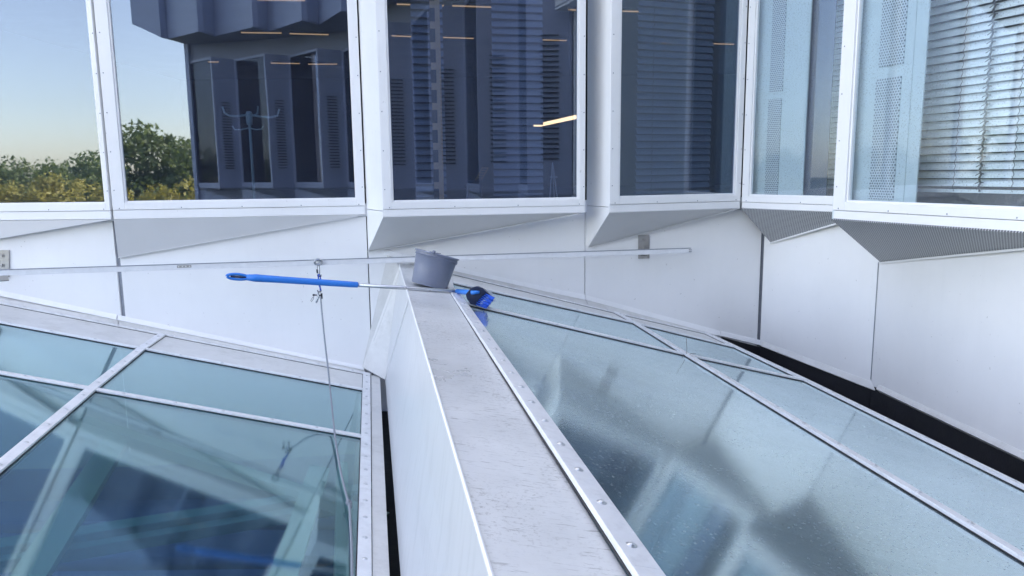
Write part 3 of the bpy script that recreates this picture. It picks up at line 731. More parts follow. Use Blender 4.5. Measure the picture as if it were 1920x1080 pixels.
# steelwork under the glass; the first two beams double a mirrored window frame
def beam(sk, pl, p, q, dep, wd, hh, mat=None):
    a, c = pl.px(*p, -dep * 1.0), pl.px(*q, -dep * 1.0)
    return MB().bar(a, c, pl.n, wd, hh).build('roof_beam', mat or M_BEAM, sk)
beam(sk, SL, (215, 840), (20, 1150), .30, .13, .06)  # added where the second window's frame mirrors in the glass
beam(sk, SL, (150, 800), (720, 985), .30, .11, .06)  # added likewise, along the lower rail of that mirrored frame
M_BLUEB = principled('blue_beam_paint', (.09, .26, .32), .5, 0, .05, 3)
beam(sk, SL, (-60, 1050), (760, 915), .34, .085, .06, M_BLUEB)
beam(sk, SL, (-60, 1078), (760, 938), .38, .07, .06, M_BLUEB)
beam(sk, SL, (500, 1180), (596, 892), .16, .12, .06)
beam(sk, SL, (636, 1180), (640, 880), .12, .06, .05)
for k_ in range(7): beam(sk, SL, (-400 + 60 * k_, 1240 + 30 * k_), (900 + 20 * k_, 1060 + 45 * k_), .62 + .05 * k_, .26, .05, M_ATR)
# blue hall ceiling fins further down
for k_ in range(9):
    MB().prism([(-7.6, 1.0 + .58 * k_, -2.75), (-.9, 1.0 + .58 * k_, -2.75), (-.9, 1.40 + .58 * k_, -2.75), (-7.6, 1.40 + .58 * k_, -2.75)], .06, V((-3, 3, 9))).build('ceiling_fin', M_ATR, sk)

# right skylight ---------------------------------------------------
P1 = onz(860, 575, -.80); Q1 = onz(1230, 1080, -.80); R1 = wall(1345, 627); SR = Plane.three(P1, Q1, R1); SR.n = SR.n if SR.n.z > 0 else -SR.n
rx = lambda x, y: SR.px(x, y)
sk2 = thing('glass_skylight', 'upper glass roof on the right, wet hazy panes sloping away from the parapet', 'skylight')
T1, T2 = (863, 563), (1208, 1080)
tedge = T1, T2
a0, a1, a2 = (849, 515), (1155, 588), (1325, 627)
b0, b1, b2 = (850, 532), (1190, 607), (1380, 653)
c0_, c1, c2 = (874, 571), (1287, 667), (1510, 715)
e3 = (1920, 918); d3 = (1920, 1052)
E3 = rx(*e3); Ef = E3 + (E3 - rx(*c2)).normalized() * 4.2
D3p = rx(*d3); Df = D3p + (D3p - rx(*c1)).normalized() * 3.6
T2p = rx(1222, 1080); Tf = T2p + (T2p - rx(866, 567)).normalized() * 2.6
pane(sk2, SR, [rx(*b0), rx(*b1), rx(*c1), rx(*c0_)], M_SKYR)
pane(sk2, SR, [rx(*b1), rx(*b2), rx(*c2), rx(*c1)], M_SKYR)
pane(sk2, SR, [rx(*c1), rx(*c2), E3, Ef, Df, D3p], M_SKYR)
pane(sk2, SR, [rx(*c0_), rx(*c1), D3p, Df, Tf, T2p], M_SKYR)
pane(sk2, SR, [rx(*a0), rx(*a1), rx(*b1), rx(*b0)], M_LEDGE, 'infill_panel', 0, .02)
pane(sk2, SR, [rx(*a1), rx(*a2), rx(*b2), rx(*b1)], M_LEDGE, 'infill_panel', 0, .02)
gbar(sk2, SR, [a0, a1, a2], .030, .32, .010)
gbar(sk2, SR, [b0, b1, b2], .042, .30, .012)
gbar(sk2, SR, [c0_, c1, c2], .050, .30, .012)
gbar(sk2, SR, [a1, b1, c1, d3], .050, .27, .014, ext=3.6)
gbar(sk2, SR, [a2, b2, c2, e3], .058, .30, .014, side=0, ext=4.2)
o = gbar(sk2, SR, [(847.5, 545), (1208, 1080)], .066, .20, .016, start=.06, ext=2.6)
# outer flashing of the right edge, stepping down beside the gutter
ex = [rx(*a2), rx(*b2), rx(*c2), E3, Ef]
m = MB()
for a, c in zip(ex[1:-1], ex[2:]):
    d = (c - a).normalized(); x = d.cross(SR.n).normalized(); x = x if x.x > 0 else -x
    m.prism([a + x * .014 + SR.n * .004, c + x * .014 + SR.n * .004, c + x * .062 - SR.n * .0, a + x * .062 - SR.n * .0], .01, V((0, 0, 9)))
    m.prism([a + x * .062, c + x * .062, c + x * .066 - Z * .35, a + x * .066 - Z * .35], .008, V((9, 0, 0)))
m.build('edge_flashing', M_LEDGE, sk2)
# wall foot ledge and flashing along the facade
lf = [(722, 468), (960, 524), (1097, 552), (1350, 620), (1429, 638)]
for (x0, y0), (x1, y1) in zip(lf[:-1], lf[1:]):
    x1 -= .5
    A_, B_, C_, D_ = wall(x0, y0), wall(x1, y1), wall(x1, y1 + 9), wall(x0, y0 + 9); nn = V((.1, -1, 0))
    MB().prism([A_ + nn * .01, B_ + nn * .01, C_ + nn * .025, D_ + nn * .025], .03).build('foot_ledge', M_FRAME, sk2, bevel=.002)
for (x0, y0), (x1, y1) in (((1431, 640), (1647, 720)), ((1649, 721), (2100, 930))):
    A_, B_, C_, D_ = wall(x0, y0), wall(x1, y1), wall(x1, y1 + 12), wall(x0, y0 + 8); nn = V((-1, -.1, 0))
    MB().prism([A_ + nn * .004, B_ + nn * .004, C_ + nn * .03, D_ + nn * .03], .05, V((-2, 1, 2))).build('foot_ledge', M_LEDGE, sk2, bevel=.003)
for (x0, y0), (x1, y1), f0, f1 in (((735, 480), (1097, 561), (848, 515), a1), ((1098, 561), (1350, 629), a1, a2)):
    MB().prism([wall(x0, y0), wall(x1, y1), rx(*(f1 if f1 == a2 else (1105, 576))), rx(*(f0 if f0 != a1 else (1106, 576)))], .006, V((0, 0, 9))).build('wall_flashing', M_LEDGE, sk2)
# supporting beams seen through the hazy glass
beam(sk2, SR, (1100, 1130), (1260, 880), .5, .25, .12)
beam(sk2, SR, (1000, 900), (1700, 1100), .6, .16, .12)
beam(sk2, SR, (1350, 880), (1600, 1200), .9, .14, .12, M_ATR)

# ------------------------------------------------------------------ parapet between the two roofs
ZL = -.752
GL = [onz(722, 712, -1.72), onz(751, 1080, -1.72)]
TL = [onz(749, 497, ZL), onz(922, 1080, ZL)]; TR = [onz(838, 540, -.795), onz(1179, 1080, -.795)]
def ext(a, b, t): return a + (b - a) * t
par = thing('parapet', 'white metal-clad dividing upstand with a scuffed grey cap between the two glass roofs', 'parapet')
def nearp(L, y):
    a, b = L; t = (y - a.y) / (b.y - a.y); q = a + (b - a) * t; return q
ynear = -.9
capfarL = nearp(TL, 6.28); capfarR = nearp(TR, 6.3)
cap = MB().prism([capfarL, nearp(TL, ynear), nearp(TR, ynear), capfarR], .02, V((0, 0, 9))).build('cap', M_CAP, par, bevel=.004)
capn = (nearp(TL, 0) - nearp(TL, 3)).cross(nearp(TR, 3) - nearp(TL, 3)).normalized(); capn = capn if capn.z > 0 else -capn
CAP = Plane(TL[0], capn)
f1 = onz(770, 545, ZL)
fl_n = nearp(TL, ynear); gl_n = nearp(GL, ynear)
MB().prism([f1 - Z * .022, fl_n - Z * .022, gl_n, GL[0]], .02, V((-3, 3, -1))).build('side_cladding', M_SIDE, par, bevel=.003)
Tf_ = nearp(TL, 6.26)
A_ = wall(727, 475, .02); B_ = wall(679, 688, .02); C_ = SL.px(712, 704, .004)
MB().prism([Tf_ - Z * .022, f1 - Z * .022, GL[0]], .01, V((-3, 3, 0))).build('end_cladding', M_SIDE, par)
MB().add([A_, B_, C_, GL[0], Tf_ - Z * .022, A_ - Z * .0 + V((0, .05, 0)), B_ + V((0, .05, 0)), C_ + V((0, .05, 0)), GL[0] + V((0, .05, 0)), Tf_ + V((0, .05, -.022))],
         [(0, 1, 4), (1, 2, 3), (1, 3, 4), (5, 9, 6), (6, 8, 7), (6, 9, 8), (0, 5, 6, 1), (1, 6, 7, 2), (2, 7, 8, 3)]).build('end_flashing', M_LEDGE, par)
MB().tube([lerp(Tf_, f1, .15) - Z * .02, lerp(B_, GL[0], .55) + Z * .28], .002, 5).build('seam', M_LEDGE, par)
MB().tube([f1 - Z * .02 + V((-.002, 0, 0)), GL[0] + V((-.001, -.002, 0))], .003, 6).build('seam', M_FRAME, par)
MB().tube([Tf_, nearp(TL, ynear)], .005, 8).build('cap_edge', M_FRAME, par)
MB().prism([nearp(TR, 6.25) - Z * .012, nearp(TR, 4.7) - Z * .012, SR.px(864, 567, -.012), SR.px(850, 516, -.012)], .01, V((0, 0, 9))).build('end_plate', M_LEDGE, par)
# mossy sealing gap along the right side of the cap
MB().bar(nearp(TR, 5.6), nearp(TR, ynear), Z, .03, .02, -.03, .012).build('seal_strip', M_MOSS, par)
# inner core that blocks light between the roofs
MB().prism([nearp(TL, 6.2) + V((.03, 0, -.05)), nearp(TL, ynear) + V((.03, 0, -.05)), at(nearp(TL, ynear) + V((.03, 0, 0)), -4), at(nearp(TL, 6.2) + V((.03, 0, 0)), -4)], .2, V((-9, 0, -2))).build('core_wall', M_ATR, par)

# ------------------------------------------------------------------ gutters (dark) and the atrium under the glass
gut = MB()
g0 = [nearp(GL, 6.1), nearp(GL, ynear)]
gut.prism([g0[0] + V((.04, 0, -.28)), g0[1] + V((.04, 0, -.28)), g0[1] + V((-.25, 0, -.28)), g0[0] + V((-.25, 0, -.28))], .02, V((0, 0, 9)))
gut.prism([g0[0] + V((.035, 0, .0)), g0[1] + V((.035, 0, 0)), g0[1] + V((.035, 0, -.28)), g0[0] + V((.035, 0, -.28))], .02, V((-9, 0, 0)))
o = gut.build('gutter', M_BLACK); tag(o, kind='structure')
gut = MB()
m1 = [wall(1352, 640), wall(1429, 660), wall(1648, 740), at(WP[6], -1.7), V((2.82, -1.2, -1.7))]
gp = [at(rx(1352, 640), -1.95), at(WP[4], -1.95), at(WP[5], -1.95), at(WP[6], -1.95), V((2.9, -1.2, -1.95)), at(Ef, -1.95) + V((-.3, 0, 0)), at(E3, -1.95) + V((-.3, 0, 0)), at(rx(*c2), -1.95) + V((-.3, 0, 0))]
gut.prism(gp, .05, V((0, 0, 99)))
o = gut.build('gutter', M_BLACK); tag(o, kind='structure')
A1, A2 = wall(1352, 632, .006), wall(1429.5, 652, .006)
MB().prism([A1, A2, at(A2, -2.4), at(A1, -2.4)], .004).build('base_membrane', M_BLACK, bld)
inner = MB()
for a, c in zip(ex[:-1], ex[1:]):
    inner.prism([a - Z * .03, c - Z * .03, at(c, -2.4), at(a, -2.4)], .02, V((9, 0, 0)))
inner.build('upstand', M_BLACK, sk2)
at_ = thing('atrium', 'dark blue hall interior seen dimly through the glass roofs', 'atrium')
MB().prism([(-8, -1.5, -3.9), (2.7, -1.5, -3.9), (2.7, 6.2, -3.9), (-8, 6.2, -3.9)], .1, V((0, 0, 9))).build('floor', M_ATRF, at_)
MB().prism([(2.75, -1.5, -3.9), (2.75, 6.4, -3.9), (2.75, 6.4, -2.0), (2.75, -1.5, -2.0)], .1, V((0, 0, -3))).build('side_wall', M_ATR, at_)
MB().prism([(-8, 6.6, -3.9), (2.75, 6.6, -3.9), (2.75, 6.6, -2.35), (-8, 6.6, -2.35)], .1, V((0, 0, -3))).build('back_wall', M_ATR, at_)
MB().prism([(-8, -1.5, -3.9), (-8, 6.6, -3.9), (-8, 6.6, -1.0), (-8, -1.5, -1.0)], .1, V((0, 0, -3))).build('side_wall', M_ATR, at_)
MB().prism([(-8.2, -1.6, -9.5), (-8.2, 6.6, -9.5), (-8.2, 6.6, -.95), (-8.2, -1.6, -.95)], .08, V((-99, 0, 0))).build('outer_cladding', M_CLAD, at_)
MB().prism([(-8, -1.5, -3.9), (2.75, -1.5, -3.9), (2.75, -1.5, -1.1), (-8, -1.5, -1.1)], .1, V((0, 3, -3))).build('front_wall', M_ATR, at_)

# ------------------------------------------------------------------ safety rail on the wall
RZ = -.69
rail = thing('safety_rail', 'straight pale steel fall-protection rail running along the white wall', 'safety rail')
ra = onz(-420, 527, RZ); r0 = onz(0, 511, RZ); r1 = onz(1294, 469.5, RZ)
rd = (r1 - r0).normalized(); ra = r0 - rd * 1.3; rn = rd.cross(Z); rn = rn if rn.y < 0 else -rn
m = MB(); m.bar(ra, r1, rn, .034, .022); m.bar(ra + Z * .0155, r1 + Z * .0155, rn, .005, .026, -.006); m.bar(ra - Z * .0190, r1 - Z * .0190, rn, .004, .028, -.002)
m.build('rail', M_STEEL, rail, bevel=.002)
MB().bar(ra + Z * .0215, r1 + Z * .0215, rn, .0042, .022).build('dark_lip', M_JOINT, rail)  # dark line along the top of the rail
e1 = r1 - rd * .10; MB().bar(e1, r1 + rd * .004, rn, .034, .026, -.002).build('end_cap', M_STEEL, rail, bevel=.003)
m = MB()
for dx in (-.02, -.005): 
    for dz in (.008, -.008): m.lathe([(.004, 0), (.004, .004)], Matrix.Translation(r1 + rd * dx + Z * dz + rn * .026) @ rn.to_track_quat('Z', 'Y').to_matrix().to_4x4(), 8)
m.build('end_screws', M_SEAL, rail)
for x0, x1, y0, y1, bx in ((1197, 1218, 441, 485, 1207), (-9, 17, 469, 520, 2)):
    i_off = .012
    A_, B_, C_, D_ = wall(x0, y0, i_off), wall(x1, y0, i_off), wall(x1, y1, i_off), wall(x0, y1, i_off)
    C_.z = D_.z = (C_.z + D_.z) / 2; A_.z = B_.z = (A_.z + B_.z) / 2
    br = MB().prism([A_, B_, C_, D_], .010).build('bracket', M_PLATE, rail, bevel=.002)
    nn = (B_ - A_).cross(Z).normalized(); nn = nn if nn.y < 0 else -nn
    for fy in (.2, .55):
        q = lerp((A_ + B_) / 2, (C_ + D_) / 2, fy)
        MB().lathe([(.020, 0), (.020, .003), (.011, .003), (.011, .012), (.008, .014)], Matrix.Translation(q) @ nn.to_track_quat('Z', 'Y').to_matrix().to_4x4(), 6 * 2).build('bolt', M_PLATE, br)
    q = lerp((A_ + B_) / 2, (C_ + D_) / 2, .82); rr_ = Plane(r0, rn).px((x0 + x1) / 2, (y0 + y1) / 2)
    q2 = V((rr_.x, rr_.y, q.z))
    MB().bar(q, q2 + rn * .0, Z, .06, .008, -.004).build('arm', M_PLATE, br)
RP = Plane(r0 + rn * .019, rn)
jp = RP.px(332, 500), RP.px(359, 499)
j = MB().bar(*jp, rn, .020, .004).build('joint_plate', M_PLATE, rail, bevel=.001)
for t in (.12, .38, .62, .88): MB().lathe([(.0055, 0), (.0055, .003)], Matrix.Translation(lerp(*jp, t) + rn * .0045) @ rn.to_track_quat('Z', 'Y').to_matrix().to_4x4(), 10).build('screw', M_LEDGE, j)

# ------------------------------------------------------------------ trolley, connector and rope
TP = Plane(r0 + rn * .05, rn)
tp = lambda x, y: TP.px(x, y)
tr_ = thing('rope_connector', 'steel ring trolley, blue webbing and small clamp hanging from the wall rail', 'rope connector')
rc = tp(596.5, 491.5); Rq = rn.to_track_quat('Z', 'Y').to_matrix().to_4x4()
RV = (rn - Z * .0)
m = MB(); m.tube([rc + (rd * cos(a_) * .027 + Z * sin(a_) * .021) for a_ in [i * 2 * pi / 20 for i in range(20)]], .0085, 8, closed=True); m.build('ring', M_CARA, tr_, True)
MB().lathe([(.030, -.030), (.030, -.024), (.014, -.02), (.012, -.002), (.006, 0)], Matrix.Translation(rc) @ Rq, 18).build('trolley_body', M_STEEL, tr_, True)
ct = tp(597, 499); cb = tp(598, 517); cx_ = rd * .008
m = MB(); m.tube([ct + cx_, lerp(ct, cb, .5) + cx_, cb + cx_ * .6, cb - Z * .006, cb - cx_ * .6, lerp(ct, cb, .5) - cx_, ct - cx_, ct + Z * .008], .0042, 6, closed=True); m.build('carabiner', M_CARA, tr_, True)
m = MB(); m.tube([tp(594.5, 505), tp(595, 512)], .0065, 8); m.build('gate_sleeve', M_DARKST, tr_, True)
m = MB()
wp = [tp(598, 514), tp(599, 522), tp(597.5, 530), tp(600, 538), tp(601, 545)]
for s_ in (-1, 1): m.tube([p_ + rd * s_ * (.0045 + .004 * sin(i * 1.4)) for i, p_ in enumerate(wp)], .006, 6)
m.build('webbing', M_WEB, tr_, True)
m = MB()
for y_ in (516, 545): m.tube([tp(595.5, y_ - 1), tp(596, y_ + 2.2), tp(602, y_ + 2.2), tp(602, y_ - 1)], .0055, 6)
m.build('shackle', M_NAVY, tr_, True)
m = MB(); m.tube([tp(588.5, 553), tp(604, 554)], .0052, 8); m.tube([tp(588, 551.5), tp(588, 555)], .008, 8); m.tube([tp(602.6, 550), tp(603, 560)], .0085, 8)
m.build('clamp_pin', M_DARKST, tr_, True)
m = MB(); m.tube([tp(597, 547), tp(597, 556), tp(594, 565), tp(592.6, 568)], [.008, .010, .009, .006], 10); m.build('clamp_cam', M_CARA, tr_, True)
m = MB(); m.tube([tp(588.5, 556), tp(588, 560), tp(584, 566), tp(582.6, 563.5), tp(585, 559), tp(588, 556.5)], .0018, 5); m.build('wire_loop', M_DARKST, tr_, True)
# rope : from the clamp down in front of the wall foot, sagging onto the left glass
rope = thing('safety_rope', 'thin grey rope hanging from the wall rail and trailing over the left glass roof', 'rope')
rpx = [(601, 556, None), (604, 590, None), (609, 640, None), (615, 690, None), (620, 740, None), (625, 790, None), (631, 840, None), (639, 885, None), (650, 930, None), (655, 950, .03), (657, 985, .008), (659, 1020, .007), (660, 1080, .007)]
start = tp(601, 556); rpts = []
gl_end = SL.px(655, 950, .02); n_ = 8
for i, (x, y, h) in enumerate(rpx):
    if h is None:
        t = i / 9.0; yd = start.y + (gl_end.y - start.y) * (t ** 1.15); r = ray(x, y); q = r * (yd / r.y)
        mn = SL.px(x, y, .02)
        if q.y > mn.y: q = mn
    else: q = SL.px(x, y, h)
    rpts.append(q)
e_ = rpts[-1]; dr = (rpts[-1] - rpts[-2]).normalized(); rpts += [SL.px(661, 1180, .007), SL.px(661, 1500, .007)]
def spline(P, k=6):
    out = []
    for i in range(len(P) - 1):
        p0, p1, p2, p3 = P[max(i - 1, 0)], P[i], P[i + 1], P[min(i + 2, len(P) - 1)]
        for j in range(k):
            t = j / k; out.append(.5 * ((2 * p1) + (p2 - p0) * t + (2 * p0 - 5 * p1 + 4 * p2 - p3) * t * t + (3 * p1 - p0 - 3 * p2 + p3) * t ** 3))
    return out + [P[-1]]
sp_ = spline(rpts)
MB().tube(sp_, .0062, 8).build('cord', M_ROPE, rope, True)
kc = SL.px(654, 943, .03); m = MB()
for ph, ax in ((0, V((1, 0, .2))), (1.2, V((.2, .3, 1))), (2.3, V((.5, -.5, .6)))):
    ax.normalize(); u = ax.cross(V((0, 1, 0))).normalized(); w_ = ax.cross(u)
    m.tube([kc + (u * cos(t) + w_ * sin(t)) * .0125 for t in [i * 2 * pi / 12 for i in range(12)]], .006, 6, closed=True)
m.tube([kc, kc + V((.01, -.01, -.006)), kc + V((.018, -.03, -.012))], .0055, 6)
m.build('knot', M_ROPE, rope, True)

# ------------------------------------------------------------------ bucket on the cap
bc = CAP.px(808, 536.5, .003); Rb = CAP.n.to_track_quat('Z', 'Y').to_matrix().to_4x4()
bk_ = thing('bucket', 'grey plastic bucket standing tilted on the far end of the parapet cap', 'bucket')
Mb = Matrix.Translation(bc + V((-.012, 0, .004))) @ Rb @ Matrix.Rotation(radians(4), 4, 'Y') @ Matrix.Rotation(radians(7.5), 4, 'X')
H = .230; r0_, r1_ = .124, .147
body = MB().lathe([(r0_ - .006, .004), (r0_, .0), (r0_ + .003, .006), (r0_ + (r1_ - r0_) * .5, H * .5), (r1_ - .001, H * .86), (r1_ + .0, H * .865), (r1_ + .006, H * .87), (r1_ + .007, H * .885), (r1_ + .002, H * .90), (r1_ + .003, H * .95), (r1_ + .010, H * .957), (r1_ + .012, H * .985), (r1_ + .010, H), (r1_ + .002, H), (r1_ - .004, H - .008), (r0_ - .004, .012), (.01, .010)], Mb, 48).build('body', M_PVC, bk_)
smooth_angle(body, 50)
# embossed ribs under the rim, lugs and the wire bail lying against the far side
for an in (-128, -120, -96, -60, -20, 20):
    a_ = radians(an); q = Mb @ V((cos(a_) * (r1_ + .001), sin(a_) * (r1_ + .001), H * .82)); q2 = Mb @ V((cos(a_) * (r1_ + .001), sin(a_) * (r1_ + .001), H * .90))
    MB().tube([q, q2], .0035, 6).build('rib', M_PVC, bk_)
for an in (165,):
    a_ = radians(an); q = Mb @ V((cos(a_) * (r1_ + .008), sin(a_) * (r1_ + .008), H - .004)); q2 = Mb @ V((cos(a_) * (r1_ + .008), sin(a_) * (r1_ + .008), H + .018))
    MB().tube([q, q2], .011, 8).build('lug', M_PVC, bk_, True)
hp = []
for i in range(15):
    a_ = pi * i / 14; lx_ = cos(a_); ly_ = sin(a_)
    v_ = V((cos(radians(165)) * lx_ * (r1_ + .006) - sin(radians(165)) * ly_ * (r1_ + .01) * -1, sin(radians(165)) * lx_ * (r1_ + .006) + cos(radians(165)) * ly_ * (r1_ + .01) * -1, H + .006 - .02 * ly_))
    hp.append(Mb @ v_)
MB().tube(hp, .003, 6).build('handle', M_CARA, bk_, True)

# ------------------------------------------------------------------ scrubbing brush laid across the cap
br_ = thing('long_handled_brush', 'telescopic scrubbing brush with a bright blue grip lying across the parapet cap', 'brush')
pA = CAP.px(783, 541.5, .0135); pB = CAP.px(858, 546.5, .020)
bd = (pB - pA).normalized()
# left end: the straight pole carried on until the photograph's grip end
best = min((abs((V((p_.dot(V((R3.col[0]))), 0, 0))).x / -p_.dot(V(R3.col[2])) * F + 960 - 424), t) for t in [i * .01 for i in range(0, 250)] for p_ in [pA - bd * t])[1]
pE = pA - bd * best
def proj(p_): return (p_.dot(R3.col[0]) / -p_.dot(R3.col[2]) * F + 960, 540 - p_.dot(R3.col[1]) / -p_.dot(R3.col[2]) * F)
print('pole end', best, pE, proj(pE), 'A', pA, 'B', pB)
gl_ = (pE + bd * .84) if best > 1 else lerp(pE, pB, .55)
tg = min((abs(proj(pE + bd * t)[0] - 671), t) for t in [i * .005 for i in range(400)])[1]; gE = pE + bd * tg
MB().tube([gE - bd * .05, lerp(gE, pB, .5), pB + bd * .01], .0125, 16).build('pole', M_ALU, br_, True)
# grip with a hanging eye
hole = .10
m = MB(); prof = [(.02, .0185), (.10, .0235), (.3, .0215), (.6, .0205), (.92, .0195), (.995, .0185), (1.0, .0165)]
gs = pE + bd * hole; m.tube([lerp(gs, gE, t) for t, r in prof], [r for t, r in prof], 18); m.build('grip', M_BLUE, br_, True)
side_ = bd.cross(Z).normalized(); upv = side_.cross(bd).normalized()
m = MB(); lp = [pE + bd * (hole * .62) + (bd * -cos(a_) * .062 + upv * sin(a_) * .016) for a_ in [i * 2 * pi / 22 for i in range(22)]]
m.tube(lp, .0085, 8, closed=True); m.build('hanging_eye', M_BLUE, br_, True)
MB().tube([pE + bd * (hole * .62 - .04), pE + bd * (hole * .62 + .05)], .007, 6).build('eye_web', M_NAVY, br_)
# socket and head
hd = SR.px(902, 577, .004).y - .015                 # the bristles touch the glass here
def hq(x, y, dd=0.0): r = ray(x, y); return r * ((hd + dd) / r.y)
sEnd = hq(889, 549, -.03)
MB().tube([pB - bd * .005, lerp(pB, sEnd, .5), sEnd], [.0165, .0165, .0155], 14).build('socket', M_BLUE, br_, True)
front = [(873, 552), (882, 541), (893, 537), (905, 540), (913, 548), (904, 555), (894, 565), (891, 573), (882, 570), (876, 562)]
back = [(879, 548), (886, 538), (897, 536), (910, 542), (921, 555), (912, 556), (900, 566), (900, 572), (890, 571), (883, 561)]
N_ = len(front); vs = [hq(x, y, -.035) for x, y in front] + [hq(x, y, .02) for x, y in back] + [hq(x + 1, y + 1, .075) for x, y in back]
fs = [tuple(range(N_)), tuple(range(3 * N_ - 1, 2 * N_ - 1, -1))]
for r_ in (0, N_): fs += [(r_ + i, r_ + i + N_, r_ + (i + 1) % N_ + N_, r_ + (i + 1) % N_) for i in range(N_)]
bh = link_mesh('brush_head', vs, fs, M_NAVY, br_, None, False, .0015)
MB().tube([sEnd - bd * .02, hq(892, 548, -.042), hq(899, 548, -.038)], [.013, .012, .009], 10).build('neck', M_BLUE, bh, True)
m = MB(); mw = MB(); rnd = random.Random(8)
for i in range(8):
    for j in range(7):
        u = i / 7.0; dd = -.03 + .10 * j / 6
        x0 = lerp(891, 909, u); y0 = lerp(570, 550, u); x1 = lerp(911, 927, u); y1 = lerp(578, 559, u) + rnd.uniform(-1, 1)
        a_ = hq(x0, y0, dd); c_ = hq(x1 + rnd.uniform(-2, 2), y1, dd * 1.25)
        m.tube([a_, lerp(a_, c_, .6), c_], [.0022, .0042, .0052], 6)
for i in range(10):
    for j in range(5):
        u = i / 9.0; dd = .05 + .03 * j / 4
        a_ = hq(lerp(911, 920, u), lerp(546, 560, u), dd); c_ = hq(lerp(921, 928, u) + rnd.uniform(-1.5, 1.5), lerp(549, 565, u), dd + .01)
        mw.tube([a_, lerp(a_, c_, .6), c_], [.0022, .003, .002], 5)
m.build('bristles', M_BRIS, bh); mw.build('bristle_tips', M_BRISW, bh)

# ------------------------------------------------------------------ small debris on the left flashing
dbr = tag(MB().tube([SL.px(191, 598, .02), SL.px(196, 595, .03), SL.px(200, 593, .02)], [.006, .009, .004], 6).build('dead_leaf', M_BARK), 'tiny dry brown leaf scrap on the ledge left of the rope', 'leaf')
tw_ = thing('grass_sprig', 'thin dry sprig growing from the bar crossing on the right glass roof', 'plant')
q = rx(1287, 668)
MB().tube([q, q + V((.002, 0, .05)), q + V((-.004, 0, .12))], .0015, 4).build('stalk', M_BARK, tw_)
MB().tube([q, q + V((-.03, -.03, .02)), q + V((-.05, -.08, .0))], .0015, 4).build('stalk', M_BARK, tw_)
MB().tube([q, q + V((.03, -.01, .02)), q + V((.06, -.01, .02))], .0015, 4).build('stalk', M_BARK, tw_)

# ------------------------------------------------------------------ trees (mirrored in the windows)
def tree_mesh(seed, R, Hc, nl, ls):
    rnd = random.Random(seed); vs = []; fs = []
    lobes = []
    for i in range(60):
        a_ = rnd.uniform(0, 2 * pi); u = rnd.uniform(-.9, 1); rr_ = (1 - u * u * .75) ** .5 * rnd.uniform(.3, .9)
        lobes.append((V((cos(a_) * rr_ * R, sin(a_) * rr_ * R, u * Hc * .8)), rnd.uniform(.12, .30) * R))
    for i in range(nl):
        c, r = rnd.choice(lobes); d = V((rnd.gauss(0, 1), rnd.gauss(0, 1), rnd.gauss(0, 1))).normalized(); q = c + d * r * rnd.uniform(.7, 1.08)
        x = V((rnd.gauss(0, 1), rnd.gauss(0, 1), rnd.gauss(0, 1))).normalized(); y = x.cross(d + V((.01, .3, .2))).normalized(); s_ = ls * rnd.uniform(.6, 1.3)
        k = len(vs); vs += [q - x * s_, q + y * s_ * .5, q + x * s_, q - y * s_ * .5]; fs.append((k, k + 1, k + 2, k + 3))
    return vs, fs
crowns = []
for sd_i in range(3):
    vs, fs = tree_mesh(sd_i, 4.6, 4.2, 11000, .19); me = bpy.data.meshes.new('crown'); me.from_pydata([tuple(x) for x in vs], [], fs); me.materials.append(M_LEAF); crowns.append(me)
ycr = []
for sd_i in range(2):
    vs, fs = tree_mesh(sd_i + 9, 2.3, 2.8, 5200, .10); me = bpy.data.meshes.new('crown'); me.from_pydata([tuple(x) for x in vs], [], fs); me.materials.append(M_LEAFY); ycr.append(me)
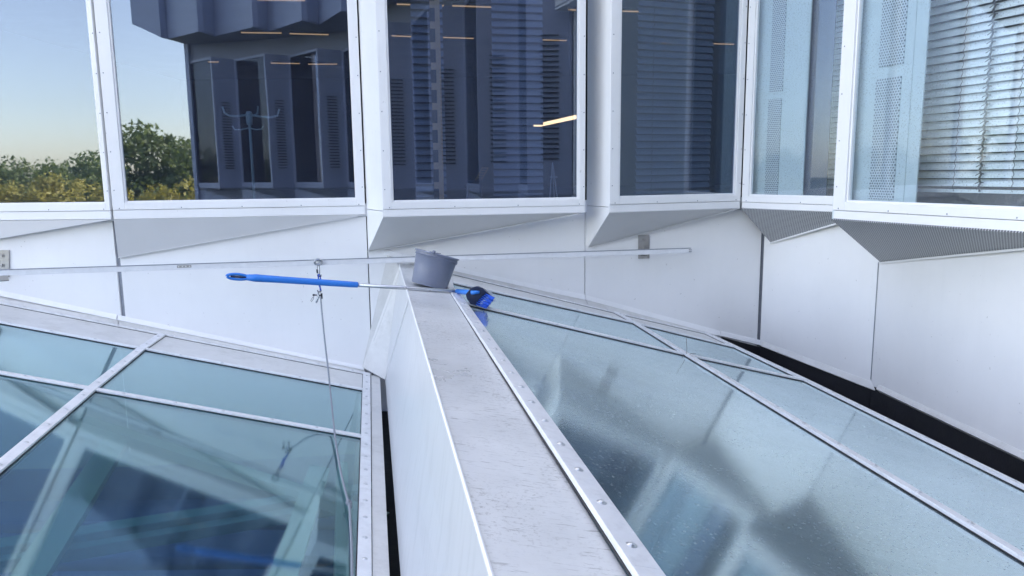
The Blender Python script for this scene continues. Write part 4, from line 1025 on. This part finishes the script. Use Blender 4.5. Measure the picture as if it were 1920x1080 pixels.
def trunk_mesh(h):
    m = MB(); m.tube([(0, 0, 0), (.1, .05, h * .4), (0, .1, h * .75), (.05, 0, h)], [.32, .24, .16, .07], 8)
    for a_ in (0, 1.6, 3.1, 4.6): m.tube([(0, .05, h * .6), (cos(a_) * .9, sin(a_) * .9, h * .8), (cos(a_) * 1.7, sin(a_) * 1.7, h * .95)], [.12, .08, .03], 6)
    me = bpy.data.meshes.new('trunk'); me.from_pydata([tuple(x) for x in m.v], [], m.f); me.materials.append(M_BARK); return me
TB, TS = trunk_mesh(8.5), trunk_mesh(6.8)
rnd = random.Random(5)
def plant(x, y, top, kind, i):
    big = kind == 'tree'; Hc = 4.0 if big else 2.8
    t_ = bpy.data.objects.new('broadleaf_tree' if big else 'yellowing_tree', None); COL.objects.link(t_)
    tag(t_, 'dark green broadleaf tree mirrored at the horizon in the left windows' if big else 'low yellow-green tree mirrored along the bottom of the left windows', 'tree', 'far green trees mirrored in the glass' if big else 'near yellowing trees mirrored in the glass')
    if big and -16 < x < -7: t_['label'] = 'tall rounded dark green tree mirrored left of the darkened wing in the second window'; t_['group'] = 'tall trees mirrored in the second window'
    t_.location = (x, y, -9.5); s_ = rnd.uniform(.9, 1.1)
    c = bpy.data.objects.new('crown', (crowns if big else ycr)[i % (3 if big else 2)]); COL.objects.link(c); c.parent = t_; c.location = (0, 0, top + 9.5 - Hc * .95 * s_); c.rotation_euler = (0, 0, rnd.uniform(0, 6)); c.scale = (s_, s_, s_)
    k = bpy.data.objects.new('trunk', TB if big else TS); COL.objects.link(k); k.parent = t_
for i, (x, y, tp_) in enumerate([(-46, -30, 1.2), (-41, -36, 1.6), (-36, -37, 1.0), (-30.5, -36, .7), (-25, -37, .6), (-20, -36, 1.9), (-15.5, -31, 2.4), (-12, -33, 2.9), (-8, -35, 2.6), (-4, -38, 2.5), (-50, -22, 1.5), (-54, -12, 2.2), (-52, -3, 2.6), (-56, 6, 2.4), (-18, -44, 2.6), (-33, -44, 1.2)]):
    plant(x, y, tp_, 'tree', i)
for i in range(15):
    plant(-33 + i * 2.1 + rnd.uniform(-.5, .5), -19.5 + rnd.uniform(-1, 1) + (i % 3) * .8, -.02 + rnd.uniform(-.3, .25), 'low', i)
